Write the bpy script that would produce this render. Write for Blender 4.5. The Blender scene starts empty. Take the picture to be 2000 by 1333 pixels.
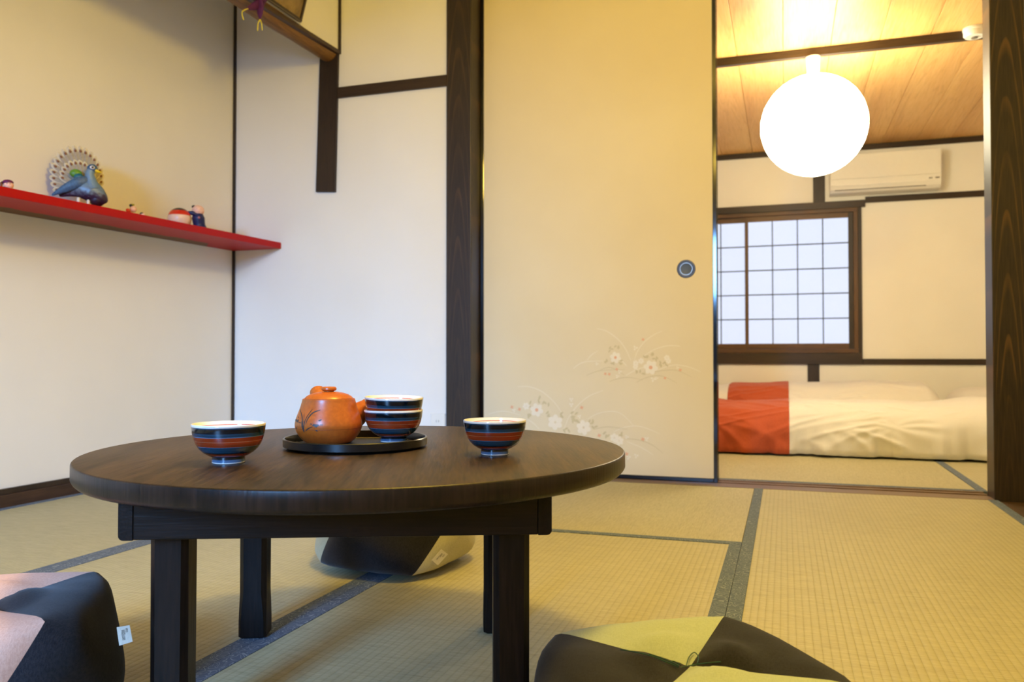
import bpy, bmesh, math, random
from mathutils import Vector, Matrix, noise, Quaternion
from mathutils.bvhtree import BVHTree

random.seed(7)
PI = math.pi
sc = bpy.context.scene
COL = sc.collection

# ------------------------------------------------------------------ camera
W, H, F = 2000.0, 1333.0, 1598.0
PITCH, YAW, CAMZ = math.radians(1.0576), math.radians(18.443), 0.56
cam = bpy.data.cameras.new('camera')
cam.sensor_width = 36.0
cam.lens = F / W * 36.0
cam.clip_start = 0.02
cam.dof.use_dof = True
cam.dof.focus_distance = 1.45
cam.dof.aperture_fstop = 6.3
cam_o = bpy.data.objects.new('camera', cam)
cam_o.location = (0, 0, CAMZ)
cam_o.rotation_euler = (PI / 2 + PITCH, 0, YAW)
COL.objects.link(cam_o)
sc.camera = cam_o

# ------------------------------------------------------------------ view, world, lights
sc.view_settings.view_transform = 'Standard'
sc.view_settings.look = 'None'
sc.view_settings.exposure = 0.0
sc.view_settings.gamma = 1.0
sc.view_settings.use_curve_mapping = False
try:
    sc.cycles.use_denoising = True
    sc.cycles.max_bounces = 6
    sc.cycles.diffuse_bounces = 4
    sc.cycles.glossy_bounces = 3
    sc.cycles.use_adaptive_sampling = True
    sc.cycles.adaptive_threshold = 0.04
    sc.cycles.sample_clamp_indirect = 8.0
except Exception:
    pass

world = bpy.data.worlds.new('sky')
sc.world = world
world.use_nodes = True
world.node_tree.nodes['Background'].inputs[0].default_value = (0.30, 0.60, 1.0, 1)
world.node_tree.nodes['Background'].inputs[1].default_value = 0.35

def light(name, kind, loc, power, color, rot=(0, 0, 0), **kw):
    l = bpy.data.lights.new(name, kind)
    l.energy = power
    l.color = color
    for k, v in kw.items():
        setattr(l, k, v)
    o = bpy.data.objects.new(name, l)
    o.location = loc
    o.rotation_euler = rot
    COL.objects.link(o)
    return o

# daylight coming through the window behind the camera (area light just outside the opening)
light('daylight', 'AREA', (-0.52, -4.0, 2.2), 820.0, (0.20, 0.48, 1.0), (PI / 2 - 0.12, 0, 0.12), shape='RECTANGLE', size=1.3, size_y=1.6)
# warm ceiling lamp of the sitting room
light('ceiling_lamp', 'POINT', (-0.30, 1.30, 2.00), 100.0, (1.0, 0.67, 0.10), shadow_soft_size=0.14)

# ------------------------------------------------------------------ pixel helpers
_cp, _sp, _cy, _sy = math.cos(PITCH), math.sin(PITCH), math.cos(YAW), math.sin(YAW)
FWD = Vector((-_sy * _cp, _cy * _cp, _sp))
RIGHT = Vector((_cy, _sy, 0))
UP = RIGHT.cross(FWD)
FW2 = Vector((-_sy, _cy, 0))
CAM = Vector((0, 0, CAMZ))
def ray(x, y): return FWD * F + RIGHT * (x - W / 2) + UP * (H / 2 - y)
def onZ(x, y, z=0.0):
    d = ray(x, y); return CAM + d * ((z - CAM.z) / d.z)
def onY(x, y, Y):
    d = ray(x, y); return CAM + d * (Y / d.y)
def onX(x, y, X):
    d = ray(x, y); return CAM + d * (X / d.x)
def ld(lat, dep, z=0.0): return RIGHT * lat + FW2 * dep + Vector((0, 0, z))

# ------------------------------------------------------------------ mesh helpers
def bx(bm, x0, x1, y0, y1, z0, z1, bevel=0.0, seg=2, mi=0):
    m = Matrix.Translation(((x0 + x1) / 2, (y0 + y1) / 2, (z0 + z1) / 2)) @ Matrix.Diagonal((abs(x1 - x0), abs(y1 - y0), abs(z1 - z0), 1))
    r = bmesh.ops.create_cube(bm, size=1.0, matrix=m)
    vs = set(r['verts'])
    fs = [f for f in bm.faces if all(v in vs for v in f.verts)]
    for f in fs: f.material_index = mi
    if bevel > 0:
        es = list({e for f in fs for e in f.edges})
        bmesh.ops.bevel(bm, geom=es, offset=bevel, segments=seg, profile=0.5, affect='EDGES')
    return bm
def box(x0, x1, y0, y1, z0, z1, bevel=0.0, seg=2):
    return bx(bmesh.new(), x0, x1, y0, y1, z0, z1, bevel, seg)
def lathe(bm, prof, n=48, center=(0, 0, 0), mat=None, mi=0, mi_fn=None, closed=False):
    cx, cy, cz = center
    rings = []
    for r, z in prof:
        if r < 1e-6:
            rings.append([bm.verts.new((cx, cy, cz + z))])
        else:
            rings.append([bm.verts.new((cx + r * math.cos(2 * PI * k / n), cy + r * math.sin(2 * PI * k / n), cz + z)) for k in range(n)])
    vs = [v for r in rings for v in r]
    for i in range(len(rings) - 1):
        a, b = rings[i], rings[i + 1]
        for k in range(n):
            k2 = (k + 1) % n
            if len(a) == 1 and len(b) == 1: continue
            if len(a) == 1: q = (a[0], b[k2], b[k])
            elif len(b) == 1: q = (a[k], a[k2], b[0])
            else: q = (a[k], a[k2], b[k2], b[k])
            f = bm.faces.new(q); f.smooth = True
            f.material_index = mi_fn(i) if mi_fn else mi
    if mat is not None:
        bmesh.ops.transform(bm, matrix=mat, verts=vs)
    return bm
def tube(bm, pts, radii, n=12, cap=True, mi=0, squash=1.0):
    pts = [Vector(p) for p in pts]
    if not hasattr(radii, '__len__'): radii = [radii] * len(pts)
    rings = []; ref = None
    for i, p in enumerate(pts):
        t = (pts[min(i + 1, len(pts) - 1)] - pts[max(i - 1, 0)]).normalized()
        if ref is None:
            ref = Vector((0, 0, 1)) if abs(t.z) < 0.9 else Vector((1, 0, 0))
        u = (ref - t * ref.dot(t)).normalized(); v = t.cross(u); ref = u
        rings.append([bm.verts.new(p + (u * math.cos(2 * PI * k / n) + v * math.sin(2 * PI * k / n) * squash) * radii[i]) for k in range(n)])
    for i in range(len(rings) - 1):
        for k in range(n):
            k2 = (k + 1) % n
            f = bm.faces.new((rings[i][k], rings[i][k2], rings[i + 1][k2], rings[i + 1][k])); f.smooth = True; f.material_index = mi
    if cap:
        for r in (list(reversed(rings[0])), rings[-1]):
            f = bm.faces.new(r); f.material_index = mi
    return bm
def spline(pts, n=8):
    pts = [Vector(p) for p in pts]; out = []
    for i in range(len(pts) - 1):
        p0 = pts[max(i - 1, 0)]; p1 = pts[i]; p2 = pts[i + 1]; p3 = pts[min(i + 2, len(pts) - 1)]
        for k in range(n):
            t = k / n
            out.append(0.5 * ((2 * p1) + (p2 - p0) * t + (2 * p0 - 5 * p1 + 4 * p2 - p3) * t * t + (3 * p1 - p0 - 3 * p2 + p3) * t ** 3))
    out.append(pts[-1]); return out
def lerpv(a, n):
    out = []
    m = len(a) - 1
    for i in range(n):
        t = i / (n - 1) * m; k = min(int(t), m - 1); out.append(a[k] + (a[k + 1] - a[k]) * (t - k))
    return out
def loft(bm, ctrl, radii, n=14, sub=6, squash=1.0):
    p = spline(ctrl, sub); r = lerpv(radii, len(p))
    return tube(bm, p, r, n, True, 0, squash)
def ball(bm, c, rx, ry=None, rz=None, seg=20, rings=12, rot=None, mi=0):
    ry = rx if ry is None else ry; rz = rx if rz is None else rz
    m = Matrix.Translation(c) @ (rot.to_4x4() if rot else Matrix.Identity(4)) @ Matrix.Diagonal((rx, ry, rz, 1))
    n0 = len(bm.faces)
    bmesh.ops.create_uvsphere(bm, u_segments=seg, v_segments=rings, radius=1.0, matrix=m)
    bm.faces.ensure_lookup_table()
    for f in bm.faces[n0:]: f.smooth = True; f.material_index = mi
    return bm
def me_from(bm, name):
    bmesh.ops.recalc_face_normals(bm, faces=bm.faces)
    me = bpy.data.meshes.new(name); bm.to_mesh(me); bm.free(); return me
def obj(name, bm, mat, parent=None, smooth=False, sharp=True):
    me = bm if isinstance(bm, bpy.types.Mesh) else me_from(bm, name)
    for m in (mat if isinstance(mat, (list, tuple)) else [mat]):
        me.materials.append(m)
    if smooth:
        for p in me.polygons: p.use_smooth = True
    if sharp and any(p.use_smooth for p in me.polygons[:4]):
        me.set_sharp_from_angle(angle=math.radians(38))
    o = bpy.data.objects.new(name, me)
    COL.objects.link(o)
    if parent: o.parent = parent
    return o
def tag(o, label, cat=None, group=None, kind=None):
    o['label'] = label
    if cat: o['category'] = cat
    if group: o['group'] = group
    if kind: o['kind'] = kind
    return o
def thing(name, label, cat, loc=(0, 0, 0), rotz=0.0, group=None, kind=None):
    o = bpy.data.objects.new(name, None)
    o.empty_display_size = 0.05
    o.location = loc; o.rotation_euler = (0, 0, rotz)
    COL.objects.link(o)
    return tag(o, label, cat, group, kind)
def struct(name, bm, mat, label, cat):
    return tag(obj(name, bm, mat), label, cat, kind='structure')
def copy_tree(o, parent=None):
    c = o.copy(); COL.objects.link(c)
    if parent: c.parent = parent
    for ch in list(o.children): copy_tree(ch, c)
    return c

# ------------------------------------------------------------------ materials
def srgb(r, g, b):
    f = lambda c: c / 12.92 if c <= 0.04045 else ((c + 0.055) / 1.055) ** 2.4
    return (f(r), f(g), f(b), 1.0)
class NT:
    def __init__(s, name):
        s.m = bpy.data.materials.new(name); s.m.use_nodes = True
        s.t = s.m.node_tree; s.n = s.t.nodes; s.p = s.n['Principled BSDF']
    def node(s, kind, **kw):
        x = s.n.new(kind)
        for k, v in kw.items(): setattr(x, k, v)
        return x
    def link(s, a, b): s.t.links.new(a, b)
    def coord(s, scale=(1, 1, 1), loc=(0, 0, 0), rot=(0, 0, 0)):
        c = s.node('ShaderNodeTexCoord'); mp = s.node('ShaderNodeMapping')
        mp.inputs['Scale'].default_value = scale; mp.inputs['Location'].default_value = loc; mp.inputs['Rotation'].default_value = rot
        s.link(c.outputs['Object'], mp.inputs['Vector']); return mp.outputs['Vector']
    def noise(s, vec, scale=5.0, detail=3.0, rough=0.5, dist=0.0):
        x = s.node('ShaderNodeTexNoise'); s.link(vec, x.inputs['Vector'])
        x.inputs['Scale'].default_value = scale; x.inputs['Detail'].default_value = detail
        x.inputs['Roughness'].default_value = rough; x.inputs['Distortion'].default_value = dist
        return x.outputs['Fac']
    def wave(s, vec, scale=1.0, dist=0.0, detail=2.0, dscale=1.0, kind='BANDS', axis='X', profile='SIN'):
        x = s.node('ShaderNodeTexWave', wave_type=kind, wave_profile=profile); s.link(vec, x.inputs['Vector'])
        if kind == 'BANDS': x.bands_direction = axis
        else: x.rings_direction = axis
        x.inputs['Scale'].default_value = scale; x.inputs['Distortion'].default_value = dist
        x.inputs['Detail'].default_value = detail; x.inputs['Detail Scale'].default_value = dscale
        return x.outputs['Fac']
    def ramp(s, fac, stops, interp='LINEAR'):
        x = s.node('ShaderNodeValToRGB'); x.color_ramp.interpolation = interp
        el = x.color_ramp.elements
        while len(el) < len(stops): el.new(0.5)
        for e, (p, c) in zip(el, stops): e.position = p; e.color = c
        s.link(fac, x.inputs['Fac']); return x.outputs['Color']
    def mix(s, fac, a, b, blend='MIX'):
        x = s.node('ShaderNodeMix', data_type='RGBA', blend_type=blend)
        for sock, v in ((x.inputs[0], fac), (x.inputs[6], a), (x.inputs[7], b)):
            if hasattr(v, 'is_output'): s.link(v, sock)
            else: sock.default_value = v
        return x.outputs[2]
    def math(s, op, a, b=None, c=None):
        x = s.node('ShaderNodeMath', operation=op)
        for k, v in enumerate((a, b, c)):
            if v is None: continue
            if hasattr(v, 'is_output'): s.link(v, x.inputs[k])
            else: x.inputs[k].default_value = v
        return x.outputs[0]
    def bump(s, h, strength=0.3, dist=0.002):
        x = s.node('ShaderNodeBump'); x.inputs['Strength'].default_value = strength; x.inputs['Distance'].default_value = dist
        s.link(h, x.inputs['Height']); s.link(x.outputs['Normal'], s.p.inputs['Normal'])
    def color(s, c):
        if hasattr(c, 'is_output'): s.link(c, s.p.inputs['Base Color'])
        else: s.p.inputs['Base Color'].default_value = c
    def rough(s, v, spec=0.5):
        s.p.inputs['Roughness'].default_value = v; s.p.inputs['Specular IOR Level'].default_value = spec

def plain(name, c, rough=0.5, spec=0.5, var=0.06, scale=40.0, coat=0.0, metal=0.0):
    t = NT(name); v = t.coord()
    n = t.noise(v, scale, 3)
    d = (c[0] * (1 - var), c[1] * (1 - var), c[2] * (1 - var), 1)
    t.color(t.ramp(n, [(0.3, d), (0.7, c)]))
    t.rough(rough, spec)
    t.p.inputs['Coat Weight'].default_value = coat
    t.p.inputs['Metallic'].default_value = metal
    return t.m
def plaster(name, c, bump=0.06):
    t = NT(name); v = t.coord()
    n = t.noise(v, 3.0, 4); d = tuple(x * 0.965 for x in c[:3]) + (1,)
    t.color(t.ramp(n, [(0.3, d), (0.7, c)]))
    t.bump(t.noise(v, 260.0, 3), bump, 0.001)
    t.rough(0.9, 0.2); return t.m
def wood(name, dark, light, axis='Z', ring=14.0, rough=0.45, spec=0.4, bump=0.15, fine=160.0, coat=0.0, rotz=0.0, lo=0.32, hi=0.72):
    t = NT(name)
    k = {'X': (0.07, 1, 1), 'Y': (1, 0.07, 1), 'Z': (1, 1, 0.07)}[axis]
    v = t.coord(k, (0.31, 0.47, 0.37), (0, 0, rotz))
    a = t.noise(v, ring, 4, 0.6, 0.6); b = t.noise(v, fine, 2, 0.5)
    m = t.math('MULTIPLY_ADD', b, 0.45, t.math('MULTIPLY', a, 0.6))
    t.color(t.ramp(m, [(lo, dark), (hi, light)]))
    t.bump(b, bump, 0.001)
    t.rough(rough, spec); t.p.inputs['Coat Weight'].default_value = coat
    return t.m
def figured_post(name, xc, dark, light, line):
    # dark stained softwood with nested pointed growth-ring arches
    t = NT(name)
    c = t.node('ShaderNodeTexCoord')
    mp = t.node('ShaderNodeMapping'); mp.inputs['Location'].default_value = (-xc * 34.0, 0, 0.75 * 1.35); mp.inputs['Scale'].default_value = (34.0, 0.0, 1.35)
    t.link(c.outputs['Object'], mp.inputs['Vector'])
    wv = t.wave(mp.outputs['Vector'], 1.0, 2.2, 2.0, 0.55, 'RINGS', 'SPHERICAL', 'SAW')
    v2 = t.coord((1, 1, 0.05)); f = t.noise(v2, 240.0, 3)
    base = t.ramp(f, [(0.3, dark), (0.75, light)])
    fac = t.ramp(wv, [(0.70, (0, 0, 0, 1)), (0.93, (0.75, 0.75, 0.75, 1)), (0.985, (0.5, 0.5, 0.5, 1)), (1.0, (0, 0, 0, 1))])
    t.color(t.mix(t.math('MULTIPLY', fac, t.ramp(t.noise(t.coord((2, 2, 1.6)), 2.0, 2), [(0.35, (0.08, 0.08, 0.08, 1)), (0.65, (0.85, 0.85, 0.85, 1))])), base, line))
    t.bump(f, 0.15, 0.001); t.rough(0.42, 0.45); return t.m
def tatami(name, c1, c2, c3):
    # rush running across the mat (local X), warp grooves every 15 mm along its length (local Y)
    t = NT(name)
    v = t.coord()
    sep = t.node('ShaderNodeSeparateXYZ'); t.link(v, sep.inputs[0])
    col = t.math('ABSOLUTE', t.math('SINE', t.math('MULTIPLY', sep.outputs[0], PI / 0.0155)))
    groove = t.math('POWER', col, 0.55)
    vr = t.coord((20, 330, 1), (0.31, 0.63, 0.37)); strand = t.noise(vr, 1.0, 2, 0.6)
    vb = t.coord((30, 150, 1), (0.11, 0.23, 0.41)); band = t.noise(vb, 1.0, 3, 0.6)
    vl = t.coord((1.5, 1.5, 1), (0.2, 0.1, 0.37)); big = t.noise(vl, 2.0, 2)
    cc = t.ramp(t.math('ADD', t.math('MULTIPLY', strand, 0.6), t.math('MULTIPLY', band, 0.4)), [(0.28, c1), (0.5, c2), (0.75, c3)])
    g = t.ramp(groove, [(0.10, (0.86, 0.85, 0.81, 1)), (0.85, (1, 1, 1, 1))])
    cc = t.mix(1.0, cc, g, 'MULTIPLY')
    g2 = t.ramp(big, [(0.3, (0.95, 0.95, 0.94, 1)), (0.7, (1, 1, 1, 1))])
    t.color(t.mix(1.0, cc, g2, 'MULTIPLY'))
    hgt = t.math('ADD', t.math('MULTIPLY', groove, 0.7), t.math('MULTIPLY', strand, 0.5))
    t.bump(hgt, 0.5, 0.0020); t.rough(0.55, 0.32); return t.m
def border_cloth(name):
    t = NT(name); v = t.coord((1, 1, 1), (0.013, 0.017, 0.011))
    n = t.noise(v, 38.0, 0.6, 0.4, 0.9)
    fr = t.math('FRACT', t.math('MULTIPLY', n, 8.0))
    line = t.ramp(fr, [(0.0, (0, 0, 0, 1)), (0.40, (0, 0, 0, 1)), (0.55, (1, 1, 1, 1)), (0.70, (0, 0, 0, 1))])
    weave = t.noise(v, 900.0, 1)
    c = t.mix(line, srgb(0.31, 0.365, 0.44), srgb(0.56, 0.60, 0.62))
    t.color(t.mix(0.12, c, t.ramp(weave, [(0.3, (0.02, 0.02, 0.02, 1)), (0.7, (0.3, 0.3, 0.3, 1))])))
    t.bump(weave, 0.25, 0.0006); t.rough(0.75, 0.3); return t.m
def cloth(name, c, dark, scale=900.0, bump=0.25, slub=True, rough=0.95):
    t = NT(name); v = t.coord()
    a = t.noise(t.coord((1, 6, 6)), scale / 4, 2); b = t.noise(t.coord((6, 1, 1)), scale / 4, 2)
    w = t.math('MULTIPLY', t.math('ADD', a, b), 0.5)
    t.color(t.ramp(w, [(0.36, dark), (0.62, c)]))
    t.bump(w, bump, 0.0008); t.rough(rough, 0.15)
    t.p.inputs['Sheen Weight'].default_value = 0.12
    return t.m

M = {}
M['plaster'] = plaster('white_plaster', srgb(0.915, 0.905, 0.885))
M['plaster2'] = plaster('cream_plaster', srgb(0.95, 0.94, 0.915))
M['wood_z'] = wood('dark_stained_wood_upright', srgb(0.105, 0.075, 0.055), srgb(0.23, 0.17, 0.12), 'Z')
M['wood_x'] = wood('dark_stained_wood_crosswise', srgb(0.115, 0.085, 0.06), srgb(0.25, 0.18, 0.12), 'X')
M['wood_y'] = wood('dark_stained_wood_lengthwise', srgb(0.16, 0.105, 0.075), srgb(0.29, 0.20, 0.145), 'Y')
M['wood_brown_x'] = wood('brown_window_wood_crosswise', srgb(0.24, 0.16, 0.09), srgb(0.42, 0.29, 0.16), 'X')
M['wood_brown_z'] = wood('brown_window_wood_upright', srgb(0.24, 0.16, 0.09), srgb(0.42, 0.29, 0.16), 'Z')
M['thresh'] = wood('worn_threshold_wood', srgb(0.33, 0.25, 0.19), srgb(0.50, 0.40, 0.31), 'X')
M['boards'] = wood('brown_floor_boards', srgb(0.22, 0.16, 0.11), srgb(0.36, 0.27, 0.18), 'Y', 10)
M['black_lacquer'] = plain('black_lacquer', (0.006, 0.005, 0.005, 1), 0.09, 0.6, 0.2)
M['dark'] = plain('dark_gap', (0.012, 0.008, 0.006, 1), 0.7)
M['log'] = wood('peeled_log_wood', srgb(0.30, 0.20, 0.10), srgb(0.58, 0.42, 0.22), 'Y', 18, 0.5, 0.3, 0.4)
M['tatami'] = tatami('tatami_rush', srgb(0.625, 0.59, 0.455), srgb(0.69, 0.66, 0.52), srgb(0.745, 0.72, 0.58))
M['border'] = border_cloth('tatami_border_cloth')
M['white_plastic'] = plain('white_plastic', srgb(0.90, 0.89, 0.86), 0.4, 0.4, 0.02)
M['grey_mark'] = plain('grey_marking', srgb(0.45, 0.42, 0.38), 0.5)

# ================================================================== THE SETTING
# ---- floors: base slab with mats laid on it
def mat_obj(floor, x0, x1, y0, y1, along='Y', borders=('-', '+')):
    w, l = (x1 - x0, y1 - y0) if along == 'Y' else (y1 - y0, x1 - x0)
    cx, cy = (x0 + x1) / 2, (y0 + y1) / 2
    bm = box(-w / 2 + 0.0008, w / 2 - 0.0008, -l / 2 + 0.0008, l / 2 - 0.0008, -0.040, -0.0006, 0.002)
    o = obj('tatami_mat', bm, M['tatami'], floor)
    o.location = (cx, cy, 0)
    if along == 'X': o.rotation_euler = (0, 0, -PI / 2)      # local +X -> world -Y
    for s in borders:
        sg = -1 if s == '-' else 1
        a, b = sorted((sg * (w / 2 - 0.0004), sg * (w / 2 - 0.0355)))
        e = obj('cloth_border', box(a, b, -l / 2 + 0.0006, l / 2 - 0.0006, -0.030, 0.0010, 0.0008), M['border'], o)
    return o
floor = struct('floor', box(-2.9, 1.75, -1.0, 3.62, -0.10, -0.041), M['boards'], 'tatami matted floor of the sitting room', 'floor')
mat_obj(floor, -2.733, -1.835, 0.90, 3.62)
mat_obj(floor, -1.835, -0.99, 0.90, 2.528)
mat_obj(floor, -0.99, -0.1255, 0.90, 2.528)
mat_obj(floor, -1.835, -0.1255, 2.528, 3.62, 'X', ('+',))
mat_obj(floor, -0.1255, 0.782, 0.90, 3.62)
for a, b in ((-2.733, -1.835), (-1.835, -0.99), (-0.99, -0.1255), (-0.1255, 0.782)):
    mat_obj(floor, a, b, -0.90, 0.90)
for k in range(6):
    obj('floor_board', box(0.784 + k * 0.16, 0.942 + k * 0.16, -0.95, 3.62, -0.04, -0.004, 0.002), M['boards'], floor)
floor2 = struct('floor_bedroom', box(-1.75, 2.0, 3.62, 6.9, -0.10, -0.041), M['boards'], 'tatami matted floor of the bedroom', 'floor')
mat_obj(floor2, -1.05, 0.757, 3.835, 4.92, 'X', ('+',))
mat_obj(floor2, 0.757, 1.70, 3.835, 5.60, 'Y', ('-', '+'))
mat_obj(floor2, -1.05, 0.757, 4.92, 6.88, 'X', ())
mat_obj(floor2, 0.757, 1.70, 5.60, 6.88, 'Y', ('-', '+'))

# ---- sitting room walls, ceiling
struct('wall_left', box(-2.90, -2.755, -1.0, 3.62, -0.1, 2.6), M['plaster'], 'white plaster wall behind the red shelf', 'wall')
struct('wall_back', box(-2.90, -1.53, 3.62, 3.78, -0.1, 2.6), M['plaster'], 'white plaster wall between corner and dark pillar', 'wall')
struct('wall_right', box(1.75, 1.87, -1.0, 3.76, -0.1, 2.6), M['plaster'], 'plaster wall of the sitting room beyond the dark post', 'wall')
struct('wall_side', box(0.895, 1.75, 3.64, 3.76, -0.1, 2.6), M['plaster'], 'plaster wall beside the dark right post', 'wall')
bm = bmesh.new()
bx(bm, -2.90, -2.40, -1.10, -1.0, -0.1, 2.6); bx(bm, -0.55, 1.87, -1.10, -1.0, -0.1, 2.6)
bx(bm, -2.40, -0.55, -1.10, -1.0, -0.1, 0.45); bx(bm, -2.40, -0.55, -1.10, -1.0, 1.8, 2.6)
struct('wall_front', bm, M['plaster'], 'plaster wall with the daylight window behind the viewer', 'wall')
struct('ceiling', box(-2.90, 1.87, -1.10, 3.78, 2.6, 2.66), M['plaster'], 'ceiling of the sitting room', 'ceiling')
w2 = tag(thing('window_2', 'daylight window behind the viewer', 'window', (0, 0, 0)), 'daylight window behind the viewer', 'window', kind='structure')
bm = bmesh.new()
bx(bm, -2.40, -2.36, -1.07, -1.02, 0.45, 1.8); bx(bm, -0.59, -0.55, -1.07, -1.02, 0.45, 1.8)
bx(bm, -2.40, -0.55, -1.07, -1.02, 0.45, 0.49); bx(bm, -2.40, -0.55, -1.07, -1.02, 1.76, 1.8)
obj('window_frame', bm, M['wood_z'], w2)
obj('mullion', box(-1.49, -1.46, -1.065, -1.025, 0.49, 1.76), M['wood_z'], w2)

# hanging wall over the alcove, with its log beam, ledge and seam
struct('wall_hanging', box(-2.20, -2.128, 0.2, 3.618, 2.10, 2.6), M['plaster'], 'cream hanging wall above the log beam', 'wall')
bm = bmesh.new()
pts, rad = [], []
for k in range(34):
    y = 0.2 + k * (3.612 - 0.2) / 33
    pts.append((-2.183 + 0.006 * noise.noise((0, y * 2.3, 1)), y, 2.101 + 0.012 * (y - 3.62) + 0.007 * noise.noise((0, y * 3.1, 5))))
    rad.append(0.050 + 0.006 * noise.noise((3, y * 3.7, 2)))
tube(bm, pts, rad, 20)
for v in bm.verts: v.co += 0.0016 * noise.noise_vector(v.co * 26)
beam = thing('log_beam', 'peeled brown log beam running under the hanging wall', 'beam', kind='structure')
obj('log', bm, M['log'], beam)
bm = box(-2.150, -2.1175, 0.2, 3.612, 2.082, 2.102, 0.002)
for v in bm.verts: v.co.z += 0.030 * (v.co.y - 3.62)
obj('ledge_strip', bm, M['wood_y'], beam)
# short leaning post under the beam, on the back wall
p = [onY(628, 122, 3.62), onY(663, 122, 3.62), onY(657, 376, 3.62), onY(620, 376, 3.62)]
p[0].z = p[1].z = 2.10
bm = bmesh.new()
f = bm.faces.new([bm.verts.new((q.x, 3.6195, q.z)) for q in p])
r = bmesh.ops.extrude_face_region(bm, geom=[f])
bmesh.ops.translate(bm, vec=(0, -0.016, 0), verts=[v for v in r['geom'] if isinstance(v, bmesh.types.BMVert)])
struct('trim_1', bm, M['wood_z'], 'short dark post ending halfway down the back wall', 'post')
struct('trim_2', box(-2.130, -1.536, 3.606, 3.6195, 1.860, 1.914, 0.001), M['wood_x'], 'short dark rail from the short post to the pillar', 'rail')
struct('trim_3', box(-2.1275, -2.1165, 3.608, 3.6195, 2.085, 2.599), M['wood_z'], 'thin dark seam strip above the log beam end', 'strip')
struct('trim_4', box(-2.7545, -2.743, 3.607, 3.6195, 0.07, 2.599), M['wood_z'], 'thin dark corner strip between the two white walls', 'strip')
struct('trim_5', box(-1.534, -1.407, 3.603, 3.735, -0.03, 2.6, 0.003), figured_post('pillar_wood', -1.472, srgb(0.12, 0.088, 0.06), srgb(0.20, 0.15, 0.105), srgb(0.33, 0.23, 0.14)), 'dark brown pillar beside the sliding door', 'pillar')
struct('trim_6', box(0.772, 0.893, 3.632, 3.752, -0.03, 2.6, 0.003), figured_post('post_wood', 0.826, srgb(0.11, 0.08, 0.05), srgb(0.21, 0.155, 0.10), srgb(0.44, 0.31, 0.165)), 'dark brown post with pointed grain beside the doorway', 'post')
bm = bmesh.new()
bx(bm, -1.407, 0.772, 3.70, 3.84, 2.405, 2.47); 
struct('trim_7', bm, M['wood_x'], 'lintel above the sliding door', 'lintel')
struct('wall_over', box(-1.407, 0.895, 3.72, 3.80, 2.47, 2.6), M['plaster'], 'plaster wall strip above the lintel', 'wall')
# threshold with two grooves
bm = bmesh.new()
prof = [(3.622, -0.05), (3.622, 0.0), (3.716, 0.0), (3.716, -0.004), (3.752, -0.004), (3.752, 0.0), (3.775, 0.0), (3.775, -0.004), (3.812, -0.004), (3.812, 0.0), (3.832, 0.0), (3.832, -0.05)]
ring = []
for x in (-1.407, 0.772):
    ring.append([bm.verts.new((x, y, z)) for y, z in prof])
for k in range(len(prof)):
    k2 = (k + 1) % len(prof)
    bm.faces.new((ring[0][k], ring[0][k2], ring[1][k2], ring[1][k]))
bm.faces.new(ring[0]); bm.faces.new(list(reversed(ring[1])))
struct('trim_8', bm, M['thresh'], 'grooved wooden threshold under the sliding door', 'threshold')
# baseboard: dark cap over a brown board
bb = thing('baseboard_left', 'two-tone dark wooden baseboard under the left wall', 'baseboard', kind='structure')
obj('cap', box(-2.7545, -2.742, -0.95, 3.606, 0.047, 0.068, 0.001), M['wood_z'], bb)
obj('board', box(-2.7545, -2.7335, -0.95, 3.606, -0.003, 0.047, 0.002), M['wood_y'], bb)
bb2 = struct('baseboard_back', box(-2.733, -1.535, 3.606, 3.6195, -0.003, 0.05, 0.002), M['wood_x'], 'dark wooden baseboard under the back wall', 'baseboard')
# power outlet
out = thing('power_outlet', 'white power outlet plate beside the dark pillar', 'outlet', (-1.578, 3.6195, 0.226))
obj('plate', box(-0.04, 0.036, -0.008, 0, -0.06, 0.06, 0.003), M['white_plastic'], out)
for dz in (0.022, -0.022):
    s = obj('socket', box(-0.016, 0.012, -0.0095, -0.006, dz - 0.014, dz + 0.014, 0.001), M['white_plastic'], out)
    for dx in (-0.009, 0.003):
        obj('slot', box(dx, dx + 0.002, -0.0100, -0.009, dz - 0.005, dz + 0.005), M['dark'], s)

# ---- sliding doors
DY = 3.728
def sliding_door(name, y, label, printed):
    d = thing(name, label, 'sliding door', kind='structure')
    x0, x1, z0, z1 = -1.4062, -0.2845, 0.0, 2.40
    fw = 0.0175
    obj('paper_panel', box(x0 + fw, x1 - fw, y + 0.003, y + 0.016, z0 + fw, z1 - fw), M['fusuma'], d)
    obj('frame_stile', box(x0, x0 + fw, y, y + 0.019, z0, z1, 0.002), M['black_lacquer'], d)
    obj('frame_stile', box(x1 - fw, x1, y, y + 0.019, z0, z1, 0.002), M['black_lacquer'], d)
    obj('frame_rail', box(x0 + fw, x1 - fw, y, y + 0.019, z0, z0 + fw, 0.002), M['black_lacquer'], d)
    obj('frame_rail', box(x0 + fw, x1 - fw, y, y + 0.019, z1 - fw, z1, 0.002), M['black_lacquer'], d)
    return d
t = NT('fusuma_paper'); v = t.coord()
t.color(t.ramp(t.noise(v, 2.0, 3), [(0.3, srgb(0.875, 0.82, 0.69)), (0.7, srgb(0.895, 0.845, 0.725))]))
t.bump(t.noise(t.coord((60, 60, 400)), 1.0, 2), 0.1, 0.0006); t.rough(0.75, 0.3); M['fusuma'] = t.m
door = sliding_door('door_1', DY, 'cream paper sliding door printed with white flowers', True)
door2 = sliding_door('door_2', DY + 0.058, 'second sliding door slid behind the flowered one', False)
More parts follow.
